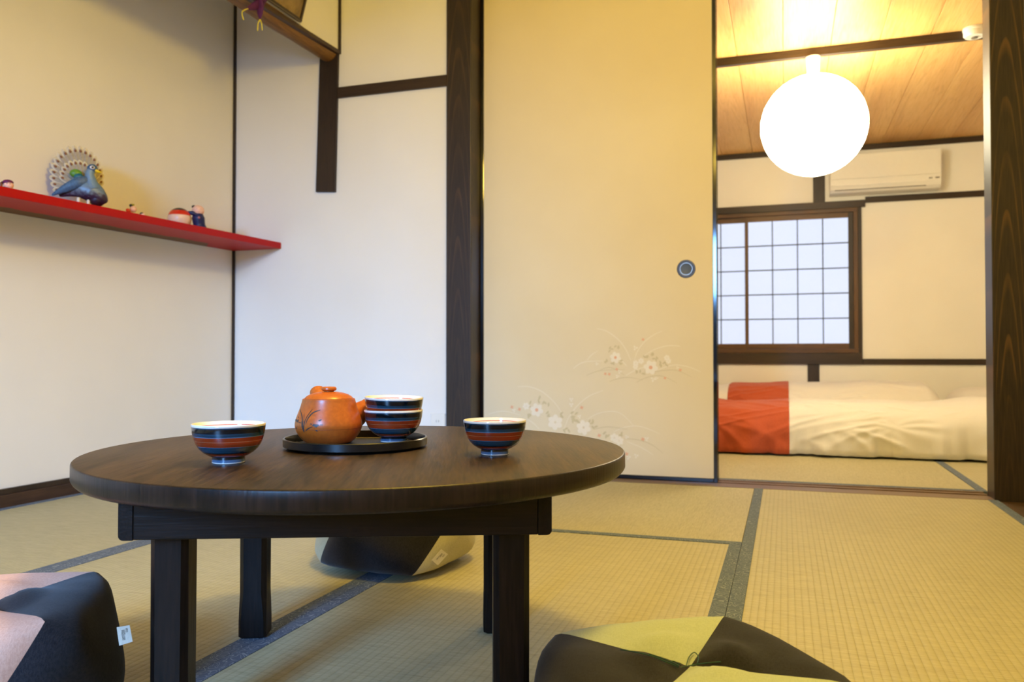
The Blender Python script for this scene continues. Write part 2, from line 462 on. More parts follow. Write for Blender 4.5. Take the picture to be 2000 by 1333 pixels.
# round finger pull
q = onY(1340, 525.5, DY)
pull = obj('finger_pull', lathe(bmesh.new(), [(0.0275, -0.0005), (0.0290, 0.0020), (0.0335, 0.0030), (0.0400, 0.0022), (0.0415, 0.0), (0.0415, -0.003)], 48, mat=Matrix.Translation((q.x, DY + 0.003, q.z)) @ Matrix.Rotation(PI / 2, 4, 'X')),
           plain('black_pull_ring', srgb(0.20, 0.20, 0.21), 0.35, 0.5, 0.1), door)
pull['label'] = 'round black finger pull with a silver inner ring'
obj('inner_ring', lathe(bmesh.new(), [(0.0255, 0.0005), (0.0262, 0.0030), (0.0280, 0.0030), (0.0290, 0.0005)], 48, mat=Matrix.Translation((q.x, DY + 0.003, q.z)) @ Matrix.Rotation(PI / 2, 4, 'X')), plain('silver_ring', srgb(0.66, 0.66, 0.64), 0.3, 0.5, 0.05, metal=0.6), pull)
obj('cup', lathe(bmesh.new(), [(0.0, 0.0005), (0.022, 0.0006), (0.0258, 0.0012)], 48, mat=Matrix.Translation((q.x, DY + 0.003, q.z)) @ Matrix.Rotation(PI / 2, 4, 'X')), plain('slate_cup', srgb(0.27, 0.30, 0.33), 0.4, 0.4, 0.05), pull)
# printed flowers (thin ink on the paper, flush with it)
PW = plain('print_white', srgb(0.93, 0.895, 0.815), 0.75, 0.3, 0.02)
PA = plain('print_pale_grass', srgb(0.92, 0.88, 0.785), 0.75, 0.3, 0.02)
PO = plain('print_olive', srgb(0.82, 0.765, 0.61), 0.75, 0.3, 0.04)
PR = plain('print_coral', srgb(0.90, 0.70, 0.56), 0.75, 0.3, 0.03)
layer = [0]
def ink(): 
    layer[0] += 1
    return DY + 0.003 - 0.00025 - layer[0] * 0.000004
def P_(cx, cy, org, s): return onY(org[0] + cx / s, org[1] + cy / s, DY + 0.003)
def ribbon(bm, pts, w0=0.0014, w1=0.0042):
    y = ink(); n = len(pts)
    L = []
    for i, p in enumerate(pts):
        d = pts[min(i + 1, n - 1)] - pts[max(i - 1, 0)]; d.y = 0; d.normalize()
        nn = Vector((-d.z, 0, d.x)); w = w0 + (w1 - w0) * math.sin(PI * (0.15 + 0.8 * i / (n - 1)))
        L.append((bm.verts.new((p.x + nn.x * w / 2, y, p.z + nn.z * w / 2)), bm.verts.new((p.x - nn.x * w / 2, y, p.z - nn.z * w / 2))))
    for i in range(n - 1): bm.faces.new((L[i][0], L[i + 1][0], L[i + 1][1], L[i][1]))
def blob(bm, c, rx, rz, ang=0.0, n=14):
    y = ink()
    vs = []
    for k in range(n):
        a = 2 * PI * k / n; u, w = rx * math.cos(a), rz * math.sin(a)
        vs.append(bm.verts.new((c.x + u * math.cos(ang) - w * math.sin(ang), y, c.z + u * math.sin(ang) + w * math.cos(ang))))
    bm.faces.new(vs)
def printed_spray(org, s, arcs, olive, flowers, reds, leaves):
    u = 3.62 / (F * 0.99) / s                       # metres on the door per crop pixel
    bm = bmesh.new()
    for a in arcs: ribbon(bm, spline([P_(x, y, org, s) for x, y in a], 8))
    obj('printed_grass', bm, PA, door)
    bm = bmesh.new()
    for a in olive: ribbon(bm, spline([P_(x, y, org, s) for x, y in a], 8), 0.0008, 0.0026)
    for x, y in leaves:
        for k in range(3):
            c = P_(x + random.uniform(-30, 30), y + random.uniform(-28, 28), org, s)
            blob(bm, c, 24 * u, 11 * u, random.uniform(0, PI))
    obj('printed_leaves', bm, PO, door)
    bm = bmesh.new(); br = bmesh.new()
    for x, y, r, cen in flowers:
        c = P_(x, y, org, s)
        npet = 6 if r > 35 else 3; a0 = random.uniform(0, 1)
        for k in range(npet):
            a = a0 + 2 * PI * k / npet
            cc = Vector((c.x + 0.58 * r * u * math.cos(a), 0, c.z + 0.58 * r * u * math.sin(a)))
            blob(bm, cc, 0.44 * r * u, 0.36 * r * u, a)
        if cen: blob(br, c, 0.26 * r * u, 0.26 * r * u)
    for x, y in reds:
        c = P_(x, y, org, s)
        for k in range(4):
            a = k * PI / 2 + 0.4
            blob(br, Vector((c.x + 11 * u * math.cos(a), 0, c.z + 11 * u * math.sin(a))), 11 * u, 8 * u, a, 8)
    obj('printed_blossoms', bm, PW, door); obj('printed_berries', br, PR, door)
printed_spray((1100, 620), 6.667,
    [[(440, 150), (560, 180), (700, 275), (810, 410), (880, 560)], [(1290, 180), (1170, 235), (1050, 330), (965, 450), (925, 570)], [(1520, 380), (1380, 370), (1200, 415), (1040, 510)],
     [(130, 670), (220, 605), (320, 578), (520, 570)], [(310, 560), (370, 490), (450, 440)], [(800, 770), (900, 710), (990, 670), (1100, 645)], [(1230, 690), (1340, 645), (1480, 622), (1640, 650), (1790, 710)], [(760, 560), (830, 640)]],
    [[(300, 760), (410, 715), (520, 692), (800, 680)], [(600, 840), (720, 800), (860, 785), (1040, 820)], [(1150, 720), (1300, 695), (1480, 695), (1670, 780)], [(950, 850), (1090, 785), (1250, 762), (1370, 800), (1480, 860)], [(480, 690), (620, 655), (820, 770)]],
    [(680, 525, 76, 1), (1140, 655, 96, 1), (1350, 530, 40, 0), (1372, 570, 36, 0), (945, 600, 40, 0), (940, 645, 36, 0), (1015, 570, 40, 0), (940, 400, 34, 0), (440, 608, 22, 0), (735, 712, 28, 0), (705, 770, 26, 0), (1170, 810, 34, 0), (1215, 795, 24, 0), (1490, 655, 20, 0)],
    [(1040, 290), (697, 678), (548, 738), (600, 742), (1525, 688), (1325, 793)],
    [(580, 580), (760, 590), (630, 420), (705, 405), (1150, 480), (1080, 520), (1200, 540), (1255, 610), (1340, 600), (980, 730), (1050, 715), (1200, 715), (645, 600)])
printed_spray((930, 730), 5.405,
    [[(440, 140), (560, 140), (700, 195), (830, 310), (920, 440)], [(1340, 180), (1200, 235), (1080, 330), (980, 460), (925, 600)], [(1180, 480), (1280, 425), (1420, 400), (1540, 430), (1670, 560)], [(1455, 615), (1560, 570), (1700, 555), (1830, 590), (1940, 640)], [(1590, 720), (1740, 780), (1870, 860)], [(130, 430), (220, 405), (320, 400), (470, 440)], [(540, 480), (610, 530), (670, 590)]],
    [[(1240, 590), (1330, 570), (1420, 565), (1600, 590)], [(1560, 690), (1700, 700), (1850, 750), (1970, 840)]],
    [(640, 385, 76, 1), (528, 345, 42, 0), (835, 515, 86, 0), (1135, 570, 82, 0), (1460, 680, 50, 0), (1510, 710, 50, 0), (1005, 275, 24, 0), (1005, 330, 26, 0), (1090, 455, 22, 0), (1590, 670, 24, 0), (1800, 690, 26, 0), (1608, 885, 26, 0), (1690, 870, 26, 0), (400, 388, 22, 0)],
    [(378, 355), (458, 378), (1115, 360), (1300, 655), (1760, 695), (1590, 850)],
    [(690, 275), (735, 330), (580, 430), (560, 320), (885, 430), (780, 440), (1030, 430), (1070, 490), (1215, 490), (1240, 545), (960, 580), (1370, 640), (1530, 650), (1025, 480)])

# ================================================================== THE BEDROOM BEYOND
Y2 = 6.90
CZ = 2.212
def wall_pieces(bm, x0, x1, z0, z1, hx0, hx1, hz0, hz1, y0, y1):
    bx(bm, x0, hx0, y0, y1, z0, z1); bx(bm, hx1, x1, y0, y1, z0, z1)
    bx(bm, hx0, hx1, y0, y1, z0, hz0); bx(bm, hx0, hx1, y0, y1, hz1, z1); return bm
struct('wall_bedroom_back', wall_pieces(bmesh.new(), -1.75, 2.0, -0.1, 2.35, -1.09, 0.53, 0.60, 1.70, Y2, Y2 + 0.1), M['plaster2'], 'cream plaster wall of the bedroom around the lattice window', 'wall')
struct('wall_bedroom_left', box(-1.87, -1.75, 3.80, 7.0, -0.1, 2.35), M['plaster2'], 'cream plaster side wall of the bedroom behind the sliding door', 'wall')
struct('wall_bedroom_right', box(2.0, 2.12, 3.76, 7.0, -0.1, 2.35), M['plaster2'], 'cream plaster side wall of the bedroom behind the post', 'wall')
struct('wall_bedroom_front', box(-1.75, -1.407, 3.78, 3.84, -0.1, 2.35), M['plaster2'], 'plaster wall on the bedroom side of the pillar', 'wall')
struct('wall_bedroom_side', box(0.895, 2.0, 3.76, 3.82, -0.1, 2.35), M['plaster2'], 'plaster wall on the bedroom side of the post', 'wall')
# board ceiling
def ceiling_wood(name, hue):
    t = NT(name)
    v = t.coord((1, 0.05, 1)); a = t.noise(v, 9.0, 3, 0.55, 1.2)
    rings = t.math('FRACT', t.math('MULTIPLY', a, 9.0))
    fine = t.noise(t.coord((1, 0.04, 1)), 220.0, 2)
    knot = t.noise(t.coord((6, 2.2, 1)), 1.6, 1)
    base = t.ramp(t.noise(t.coord((3.2, 0.2, 1), (hue * 3, 0, 0)), 2.0, 2), [(0.3, srgb(0.83, 0.61, 0.33)), (0.7, srgb(0.91, 0.72, 0.43))])
    lines = t.ramp(rings, [(0.0, (0.80, 0.72, 0.62, 1)), (0.25, (1, 1, 1, 1)), (0.9, (1, 1, 1, 1)), (1.0, (0.86, 0.80, 0.72, 1))])
    c = t.mix(0.75, base, lines, 'MULTIPLY')
    k = t.ramp(knot, [(0.76, (1, 1, 1, 1)), (0.84, (0.55, 0.38, 0.22, 1))])
    c = t.mix(0.8, c, k, 'MULTIPLY')
    t.color(t.mix(0.10, c, t.ramp(fine, [(0.3, (0.3, 0.2, 0.1, 1)), (0.7, (1, 0.9, 0.7, 1))])))
    t.rough(0.45, 0.35); return t.m
CW = [ceiling_wood('ceiling_cedar_%d' % k, k) for k in range(3)]
ceil2 = struct('ceiling_bedroom', box(-1.87, 2.12, 3.80, 7.0, CZ + 0.02, CZ + 0.10), M['boards'], 'cedar board ceiling of the bedroom with dark battens', 'ceiling')
k0 = -10
for k in range(k0, 6):
    x0 = 0.72 + 0.24 * k
    if x0 < -1.75: continue
    o = obj('ceiling_board', box(x0 + 0.001, x0 + 0.239, 3.84, 6.898, CZ + random.uniform(-0.001, 0.001), CZ + 0.018, 0.002), CW[k % 3], ceil2)
for y in (4.634,):
    obj('batten', box(-1.74, 1.99, y, y + 0.034, CZ - 0.045, CZ - 0.0015, 0.003), M['wood_x'], ceil2)
# dark rails and posts on the bedroom wall
def brail(n, x0, x1, z0, z1, label, d=0.014, mat=None, cat='rail'):
    return struct('trim_%d' % n, box(x0, x1, Y2 - d, Y2 - 0.0005, z0, z1, 0.0015), mat or M['wood_x'], label, cat)
brail(9, -1.74, 1.99, 2.168, CZ - 0.0015, 'dark rail where bedroom wall meets the board ceiling')
brail(10, -1.74, 0.600, 1.722, 1.777, 'dark header rail above the lattice window', 0.020)
brail(11, 0.6005, 1.99, 1.753, 1.800, 'dark rail under the air conditioner', 0.016)
brail(12, 0.545, 0.572, 0.5845, 1.7215, 'dark upright beside the lattice window', 0.018, M['wood_z'], 'post')
brail(13, -1.74, 0.572, 0.494, 0.584, 'deep dark sill rail under the lattice window', 0.020)
brail(14, 0.5725, 1.99, 0.494, 0.539, 'dark rail right of the window above the futons', 0.016)
brail(15, 0.169, 0.258, 0.0, 0.4935, 'short dark post below the lattice window', 0.012, M['wood_z'], 'post')
brail(16, 0.220, 0.308, 1.7775, 2.1675, 'short dark post beside the air conditioner', 0.012, M['wood_z'], 'post')

# lattice window with paper panes, lit by the day outside
t = NT('shoji_paper'); v = t.coord()
pc = t.ramp(t.noise(t.coord((40, 40, 40)), 6.0, 3), [(0.3, srgb(0.42, 0.47, 0.58)), (0.7, srgb(0.46, 0.51, 0.62))])
t.color(pc); t.p.inputs['Emission Color'].default_value = srgb(0.87, 0.91, 1.0); t.p.inputs['Emission Strength'].default_value = 0.92
t.rough(0.9, 0.1); M['paper'] = t.m
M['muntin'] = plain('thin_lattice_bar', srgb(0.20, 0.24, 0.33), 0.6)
win = thing('window_1', 'lattice window with white paper panes in a brown wooden frame', 'window', kind='structure')
fr = [(-1.09, 0.545, 1.690, 1.7215), (-1.09, 0.545, 0.5845, 0.617)]
for a in fr: obj('window_frame', box(a[0], a[1], Y2 - 0.016, Y2 + 0.03, a[2], a[3], 0.002), M['wood_brown_x'], win)
for a in ((0.513, 0.545), (-1.09, -1.075)): obj('window_frame', box(a[0], a[1], Y2 - 0.016, Y2 + 0.03, 0.6175, 1.6895, 0.002), M['wood_brown_z'], win)
def sash(x0, x1, y, xs, zs, sl, srr):
    s = obj('sash', box(x0, x0 + sl, y, y + 0.018, 0.6175, 1.6885, 0.0015), M['wood_brown_z'], win)
    obj('stile', box(x1 - srr, x1, y, y + 0.018, 0.6175, 1.6885, 0.0015), M['wood_z'] if x1 > 0 else M['wood_brown_z'], s)
    obj('sash_rail', box(x0 + sl, x1 - srr, y, y + 0.018, 0.6175, 0.660, 0.0015), M['wood_brown_x'], s)
    obj('sash_rail', box(x0 + sl, x1 - srr, y, y + 0.018, 1.647, 1.6885, 0.0015), M['wood_brown_x'], s)
    X = [x0 + sl] + xs + [x1 - srr]; Z = [0.660] + zs + [1.647]
    for x in xs: obj('muntin', box(x - 0.004, x + 0.004, y + 0.001, y + 0.009, 0.660, 1.647), M['muntin'], s)
    for z in zs: obj('muntin', box(x0 + sl, x1 - srr, y + 0.002, y + 0.010, z - 0.004, z + 0.004), M['muntin'], s)
    for i in range(len(X) - 1):
        for j in range(len(Z) - 1):
            obj('pane', box(X[i], X[i + 1], y + 0.0105, y + 0.0120, Z[j], Z[j + 1]), M['paper'], s)
ZS = [0.660 + 0.1974 * k for k in range(1, 5)]
sash(-0.304, 0.5125, Y2 - 0.008, [-0.09, 0.100, 0.289], ZS, 0.027, 0.037)
sash(-1.0745, -0.286, Y2 + 0.011, [-0.875, -0.685, -0.495], ZS, 0.037, 0.018)

# ---- round paper lantern hanging from the batten
LC = Vector((0.153, 4.651, 1.797))
t = NT('glowing_paper'); t.color(srgb(0.98, 0.95, 0.88))
t.p.inputs['Emission Color'].default_value = (1.0, 0.90, 0.61, 1); t.p.inputs['Emission Strength'].default_value = 23.8
M['glow'] = t.m
lan = thing('pendant_lamp', 'round glowing white pendant lamp in the bedroom', 'lamp', (LC.x, LC.y, LC.z))
bm = bmesh.new(); n = 24
prof = [(0.272 * math.sin(PI * k / n) * (1 + 0.004 * (k % 2)) if 0 < k < n else 0.0, -0.268 * math.cos(PI * k / n)) for k in range(n + 1)]
prof[0] = (0.03, prof[0][1]); prof[-1] = (0.03, prof[-1][1])
lathe(bm, prof, 48)
obj('paper_globe', bm, M['glow'], lan)
obj('lamp_holder', lathe(bmesh.new(), [(0.0, 0.255), (0.027, 0.256), (0.031, 0.27), (0.036, 0.355), (0.0375, 0.3685), (0.0, 0.3688)], 32), M['white_plastic'], lan)

# ---- air conditioner
ac = thing('air_conditioner', 'white wall air conditioner above the lattice window', 'air conditioner', (0, Y2, 0))
def xprof(x0, x1, prof):
    bm = bmesh.new(); R = [[bm.verts.new((x, y, z)) for y, z in prof] for x in (x0, x1)]
    for k in range(len(prof)):
        k2 = (k + 1) % len(prof); bm.faces.new((R[0][k], R[0][k2], R[1][k2], R[1][k]))
    bm.faces.new(R[0]); bm.faces.new(list(reversed(R[1]))); return bm
obj('body', xprof(0.338, 1.104, [(0, 1.815), (-0.145, 1.815), (-0.175, 1.832), (-0.193, 1.868), (-0.196, 1.905), (-0.196, 2.098), (0, 2.104)]), M['white_plastic'], ac)
obj('front_panel', box(0.342, 1.102, -0.2015, -0.1965, 1.910, 2.097, 0.002), M['white_plastic'], ac)
obj('lower_panel', xprof(0.352, 1.098, [(-0.1965, 1.906), (-0.201, 1.906), (-0.199, 1.868), (-0.182, 1.832), (-0.177, 1.833), (-0.194, 1.868)]), M['white_plastic'], ac)
obj('air_flap', xprof(0.372, 1.003, [(-0.2005, 1.893), (-0.204, 1.893), (-0.202, 1.862), (-0.183, 1.838), (-0.179, 1.838), (-0.1985, 1.866)]), M['white_plastic'], ac)
obj('outlet_gap', xprof(0.372, 1.003, [(-0.1825, 1.838), (-0.1830, 1.836), (-0.174, 1.8285), (-0.170, 1.830)]), M['dark'], ac)
for a in ((1.020, 1.031), (1.034, 1.042), (1.062, 1.090)):
    obj('indicator', box(a[0], a[1], -0.2025, -0.2005, 1.875, 1.885), M['grey_mark'], ac)
obj('indicator', box(1.066, 1.084, -0.1955, -0.190, 1.851, 1.856), M['white_plastic'], ac)
# ---- smoke detector on the ceiling
q = onZ(1903, 55, CZ)
sd = thing('smoke_detector', 'small round white smoke detector on the board ceiling', 'smoke detector', (q.x, q.y, CZ - 0.001))
obj('detector_base', lathe(bmesh.new(), [(0.0, 0.0), (0.053, 0.0), (0.053, -0.012), (0.050, -0.014), (0.0, -0.014)], 40), M['white_plastic'], sd)
obj('detector_cover', lathe(bmesh.new(), [(0.050, -0.014), (0.050, -0.034), (0.043, -0.044), (0.0, -0.046)], 40), M['white_plastic'], sd)
obj('sensor_slot', lathe(bmesh.new(), [(0.016, -0.046), (0.015, -0.051), (0.0, -0.052)], 24), M['grey_mark'], sd)

# ---- futons
M['sheet'] = cloth('white_cotton', srgb(0.87, 0.855, 0.83), srgb(0.845, 0.83, 0.80), 500, 0.05)
M['orange'] = cloth('coral_cotton', srgb(0.72, 0.35, 0.23), srgb(0.65, 0.29, 0.18), 500, 0.15)
def smooth(a, b, x):
    t = min(1, max(0, (x - a) / (b - a))); return t * t * (3 - 2 * t)
def comforter_fn(x0, x1, y0, y1, Hh, seed, bumps=()):
    yc, a = (y0 + y1) / 2, (y1 - y0) / 2
    def fn(x, s, off=0.0):
        th = PI * (1 - s)
        c, sn = math.cos(th), math.sin(th)
        e = 0.62
        yy = math.copysign(abs(c) ** e, c); zz = abs(sn) ** 0.55
        end = smooth(x0, x0 + 0.16, x) * (1 - smooth(x1 - 0.16, x1, x)) ** 1
        hh = Hh * (0.35 + 0.65 * end ** 0.5)
        for bxx, bw, bh in bumps: hh += bh * math.exp(-((x - bxx) / bw) ** 2)
        hh += 0.014 * noise.noise((x * 2.6, s * 2.0, seed)) 
        low = (1 - zz)
        hem = 0.014 * noise.noise((x * 7.0, 3.0, seed)) + 0.010 * noise.noise((x * 17.0, 8.0, seed))
        p = Vector((x, yc + yy * (a + hem * low * 2 + off), max(0.006, zz * hh) + (0.006 + 0.5 * abs(hem)) * low + off * zz))
        # creases falling down the side and gathered folds
        wx = x * 9 + 2.4 * s * 6
        def fold(a, b, sd, wd): return math.exp(-(noise.noise((a, b, sd)) / wd) ** 2)
        w = 0.013 * fold(wx * 0.50, s * 6, seed + 2, 0.16) * smooth(0.0, 0.3, noise.noise((x * 1.7, s * 3, seed + 7)) + 0.25)
        w += 0.008 * fold(x * 5 - s * 13, s * 4, seed + 9, 0.18) * smooth(0.0, 0.3, noise.noise((x * 2.1, s * 3, seed + 17)) + 0.15)
        # folds gathered towards one pinch low on the near side
        dx, ds = (x - 0.56) * 1.0, (s - 0.13) * 1.3
        rad = math.hypot(dx, ds)
        if rad > 1e-4:
            w += 0.0075 * math.exp(-((rad - 0.15) / 0.12) ** 2) * (0.5 + 0.5 * math.cos(9 * math.atan2(ds, dx) + 5.0 * noise.noise((x * 4, s * 8, seed + 21)))) * (0.35 + 0.65 * smooth(-0.2, 0.3, noise.noise((x * 5, s * 7, seed + 31))))
        w += 0.010 * noise.noise((x * 3.3, s * 9, seed + 4)) * (0.3 + 0.7 * low)
        p.y += -abs(c) * w * (1 if c < 0 else -1); p.z += w * 0.7 * zz
        p.z = max(p.z, 0.004)
        return p
    return fn
def sheet_mesh(fn, x0, x1, s0, s1, nx, ns, off=0.0, th=0.0):
    bm = bmesh.new()
    G = [[bm.verts.new(fn(x0 + (x1 - x0) * i / nx, s0 + (s1 - s0) * j / ns, off)) for j in range(ns + 1)] for i in range(nx + 1)]
    for i in range(nx):
        for j in range(ns):
            f = bm.faces.new((G[i][j], G[i + 1][j], G[i + 1][j + 1], G[i][j + 1])); f.smooth = True
    for r in (G[0], G[-1]):
        pass
    if th:
        bmesh.ops.recalc_face_normals(bm, faces=bm.faces)
        bmesh.ops.solidify(bm, geom=list(bm.faces), thickness=th)
    else:
        f1 = bm.faces.new(G[0]); f2 = bm.faces.new(list(reversed(G[-1])))
        bm.faces.new([G[i][0] for i in range(nx + 1)] + [G[i][-1] for i in range(nx, -1, -1)])
    return bm
def futon(y0, y1, Hh, seed, bumps, rx, where, xr):
    fn = comforter_fn(-1.32, xr, y0, y1, Hh, seed, bumps)
    c = obj('comforter', sheet_mesh(fn, -1.32, xr, 0, 1, 300, 120), M['sheet'], sharp=False)
    tag(c, 'white puffy comforter spread on the %s' % where, 'comforter', 'comforters in the bedroom')
    r = obj('bed_runner', sheet_mesh(fn, rx[0], rx[1], 0.0, 1.0, 60, 120, 0.006, 0.004), M['orange'], sharp=False)
    tag(r, 'coral orange cloth runner laid across the %s' % where, 'bed runner', 'bed runners on the comforters')
futon(4.845, 5.80, 0.285, 3.0, [(1.08, 0.20, 0.035), (-0.36, 0.14, -0.012)], (-0.46, 0.021), 'front futon nearest the doorway', 1.30)
futon(5.89, 6.84, 0.362, 11.0, [(0.55, 0.35, 0.012), (-0.5, 0.12, -0.03)], (-0.385, 0.024), 'rear futon under the lattice window', 1.05)
bm = bmesh.new(); ball(bm, (0, 0, 0.10), 0.24, 0.30, 0.10, 32, 20)
for v in bm.verts:
    v.co.x = math.copysign(abs(v.co.x / 0.24) ** 0.7 * 0.24, v.co.x); v.co.y = math.copysign(abs(v.co.y / 0.30) ** 0.7 * 0.30, v.co.y)
    v.co += noise.noise_vector(v.co * 6) * 0.008
    v.co.z = max(v.co.z, 0.002)
pl = obj('pillow', bm, M['sheet'], smooth=True); pl.location = (1.315, 6.36, 0.145)
tag(pl, 'white pillow at the head of the rear futon', 'pillow')
fm = obj('futon_mattress', box(1.062, 1.64, 5.93, 6.78, 0.002, 0.145, 0.03, 4), M['sheet'], smooth=True)
tag(fm, 'white futon mattress showing beside the rear pillow', 'mattress')

# ================================================================== THE TABLE AND TEA THINGS
TC = ld(-0.259, 1.434)
TROT = YAW + math.radians(3.6)
TZ = 0.400
def table_wood(name, d, l, axis, rough, rotz=0.0, spec=0.5):
    return wood(name, d, l, axis, 30.0, rough, spec, 0.3, 240.0, 0.0, rotz, 0.40, 0.66)
TW_top = table_wood('table_top_wood', srgb(0.085, 0.058, 0.038), srgb(0.275, 0.20, 0.135), 'Y', 0.40, math.radians(-4), 0.45)
TW_edge_shaded = table_wood('table_edge_shaded_wood', srgb(0.075, 0.052, 0.045), srgb(0.17, 0.12, 0.10), 'Z', 0.36, 0.0, 0.32)  # same wood as the top, with the rim's shade put into its colour
TW_x = table_wood('table_wood_crosswise', srgb(0.045, 0.03, 0.026), srgb(0.115, 0.078, 0.064), 'X', 0.34, 0.0, 0.2)
TW_y = table_wood('table_wood_lengthwise', srgb(0.045, 0.03, 0.026), srgb(0.115, 0.078, 0.064), 'Y', 0.34, 0.0, 0.2)
TW_z = table_wood('table_wood_upright', srgb(0.045, 0.03, 0.026), srgb(0.12, 0.082, 0.066), 'Z', 0.34, 0.0, 0.2)
tb = thing('round_table', 'low round dark brown wooden table on four square legs', 'table', (TC.x, TC.y, 0), TROT)
R = 0.4525
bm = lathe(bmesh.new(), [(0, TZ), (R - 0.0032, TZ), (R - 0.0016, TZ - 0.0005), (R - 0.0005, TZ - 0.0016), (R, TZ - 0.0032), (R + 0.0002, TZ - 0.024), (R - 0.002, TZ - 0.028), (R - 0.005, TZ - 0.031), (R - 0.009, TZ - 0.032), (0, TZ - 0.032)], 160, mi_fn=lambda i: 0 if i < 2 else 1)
o = obj('table_top', bm, [TW_top, TW_edge_shaded], tb)
A0, AZ0, AZ1 = 0.297, 0.308, TZ - 0.0325
for s in (-1, 1):
    bm = bmesh.new(); xo, xi = s * A0, s * (A0 - 0.019); rr = 0.007
    prof = [(xi, AZ1), (xi, AZ0)] + [(xo - s * rr * (1 - math.sin(q * PI / 10)), AZ0 + rr * (1 - math.cos(q * PI / 10))) for q in range(6)] + [(xo, AZ1)]
    E0 = [[bm.verts.new((x, y, z)) for x, z in prof] for y in (-A0, A0)]
    for k in range(len(prof)):
        k2 = (k + 1) % len(prof); bm.faces.new((E0[0][k], E0[0][k2], E0[1][k2], E0[1][k]))
    bm.faces.new(E0[0]); bm.faces.new(list(reversed(E0[1])))
    obj('side_apron', bm, TW_y, tb)
    obj('apron', box(-A0 + 0.0195, A0 - 0.0195, s * (A0 - 0.0105) - 0.010, s * (A0 - 0.0105) + 0.010, AZ0 + 0.0006, AZ1, 0.0015, 2), TW_x, tb)
def leg_bm(x, y):
    bm = bmesh.new(); h = 0.0265; c = 0.0065
    def ring(z, hh, cc):
        return [bm.verts.new((x + px, y + py, z)) for px, py in ((-hh + cc, -hh), (hh - cc, -hh), (hh, -hh + cc), (hh, hh - cc), (hh - cc, hh), (-hh + cc, hh), (-hh, hh - cc), (-hh, -hh + cc))]
    rs = [ring(0.0005, h - 0.0025, 0.005), ring(0.004, h + 0.0006, 0.0045), ring(0.035, h + 0.0006, 0.0048), ring(0.060, h + 0.0002, 0.0066), ring(0.090, h - 0.0004, 0.0090), ring(AZ0 - 0.01, h - 0.0002, 0.0082), ring(AZ1, h, c)]
    for a, b in zip(rs, rs[1:]):
        for k in range(8): bm.faces.new((a[k], a[(k + 1) % 8], b[(k + 1) % 8], b[k]))
    bm.faces.new(list(reversed(rs[0]))); bm.faces.new(rs[-1]); return bm
for x, y in ((-0.2425, -0.236), (0.2425, -0.236), (-0.2425, 0.236), (0.2425, 0.236)):
    obj('leg', leg_bm(x, y), TW_z, tb)

# ---- tea bowls
def band_mat(name, inner):
    t = NT(name); v = t.coord()
    sep = t.node('ShaderNodeSeparateXYZ'); t.link(v, sep.inputs[0])
    wob = t.math('MULTIPLY', t.math('SUBTRACT', t.noise(v, 30.0, 2), 0.5), 0.0010)
    z = t.math('DIVIDE', t.math('ADD', sep.outputs[2], wob), 0.06)
    white = srgb(0.93, 0.92, 0.90); blue = srgb(0.115, 0.25, 0.33); navy = srgb(0.06, 0.085, 0.105); red = srgb(0.62, 0.22, 0.09); pale = srgb(0.38, 0.50, 0.60); line = srgb(0.80, 0.55, 0.38)
    if inner:
        st = [(0.0, white), (0.865, srgb(0.80, 0.40, 0.28)), (0.885, white)]
        t.color(t.ramp(z, st, 'CONSTANT'))
    else:
        st = [(0.0, white), (0.03, srgb(0.28, 0.42, 0.56)), (0.10, navy), (0.175, red), (0.262, navy), (0.29, blue), (0.43, pale), (0.445, red), (0.565, line), (0.572, red), (0.675, pale), (0.69, blue), (0.77, navy), (0.885, blue), (0.915, white)]
        c = t.ramp(z, st, 'CONSTANT')
        sm = t.noise(t.coord((9, 9, 260)), 1.0, 3)
        c = t.mix(1.0, c, t.ramp(sm, [(0.30, (0.50, 0.50, 0.50, 1)), (0.62, (1, 1, 1, 1))]), 'MULTIPLY')
        t.color(c)
    t.rough(0.12, 0.5); t.p.inputs['Coat Weight'].default_value = 0.5; t.p.inputs['Coat Roughness'].default_value = 0.06
    return t.m
B_out, B_in = band_mat('banded_glaze', False), band_mat('white_glaze_with_red_line', True)
bowl = thing('tea_bowl', 'x', 'tea bowl')
outer = [(0.0225, 0.0085), (0.0290, 0.0110), (0.0365, 0.0158), (0.0425, 0.0215), (0.0470, 0.0285), (0.0502, 0.0370), (0.0522, 0.0460), (0.0533, 0.0545), (0.0536, 0.0578)]
inner = [(0.0531, 0.0587), (0.0522, 0.0585), (0.0514, 0.0560), (0.0500, 0.0450), (0.0478, 0.0360), (0.0440, 0.0275), (0.0385, 0.0205), (0.0300, 0.0150), (0.0180, 0.0120), (0.0, 0.0112)]
no = len(outer)
obj('bowl_body', lathe(bmesh.new(), outer + inner, 72, mi_fn=lambda i: 0 if i < no - 1 else 1), [B_out, B_in], bowl)
obj('foot_ring', lathe(bmesh.new(), [(0.0175, 0.0080), (0.0180, 0.0005), (0.0195, 0.0), (0.0232, 0.0), (0.0240, 0.0010), (0.0238, 0.0090)], 56), B_out, bowl)
def put_bowl(b, x, y, z, label, tilt=(0, 0), sc_=1.0, rz=0.0):
    q = onZ(x, y, z); b.location = (q.x, q.y, z); b.rotation_euler = (tilt[0], tilt[1], rz); b.scale = (sc_,) * 3
    tag(b, label, 'tea bowl', 'striped tea bowls'); return b
put_bowl(bowl, 446.5, 903.5, TZ + 0.0004, 'blue and red striped tea bowl alone on the table nearer the rounded left edge', sc_=1.0)
put_bowl(copy_tree(bowl), 966.5, 887.5, TZ + 0.0004, 'blue and red striped tea bowl alone right of the tray', sc_=0.955, rz=2.0)
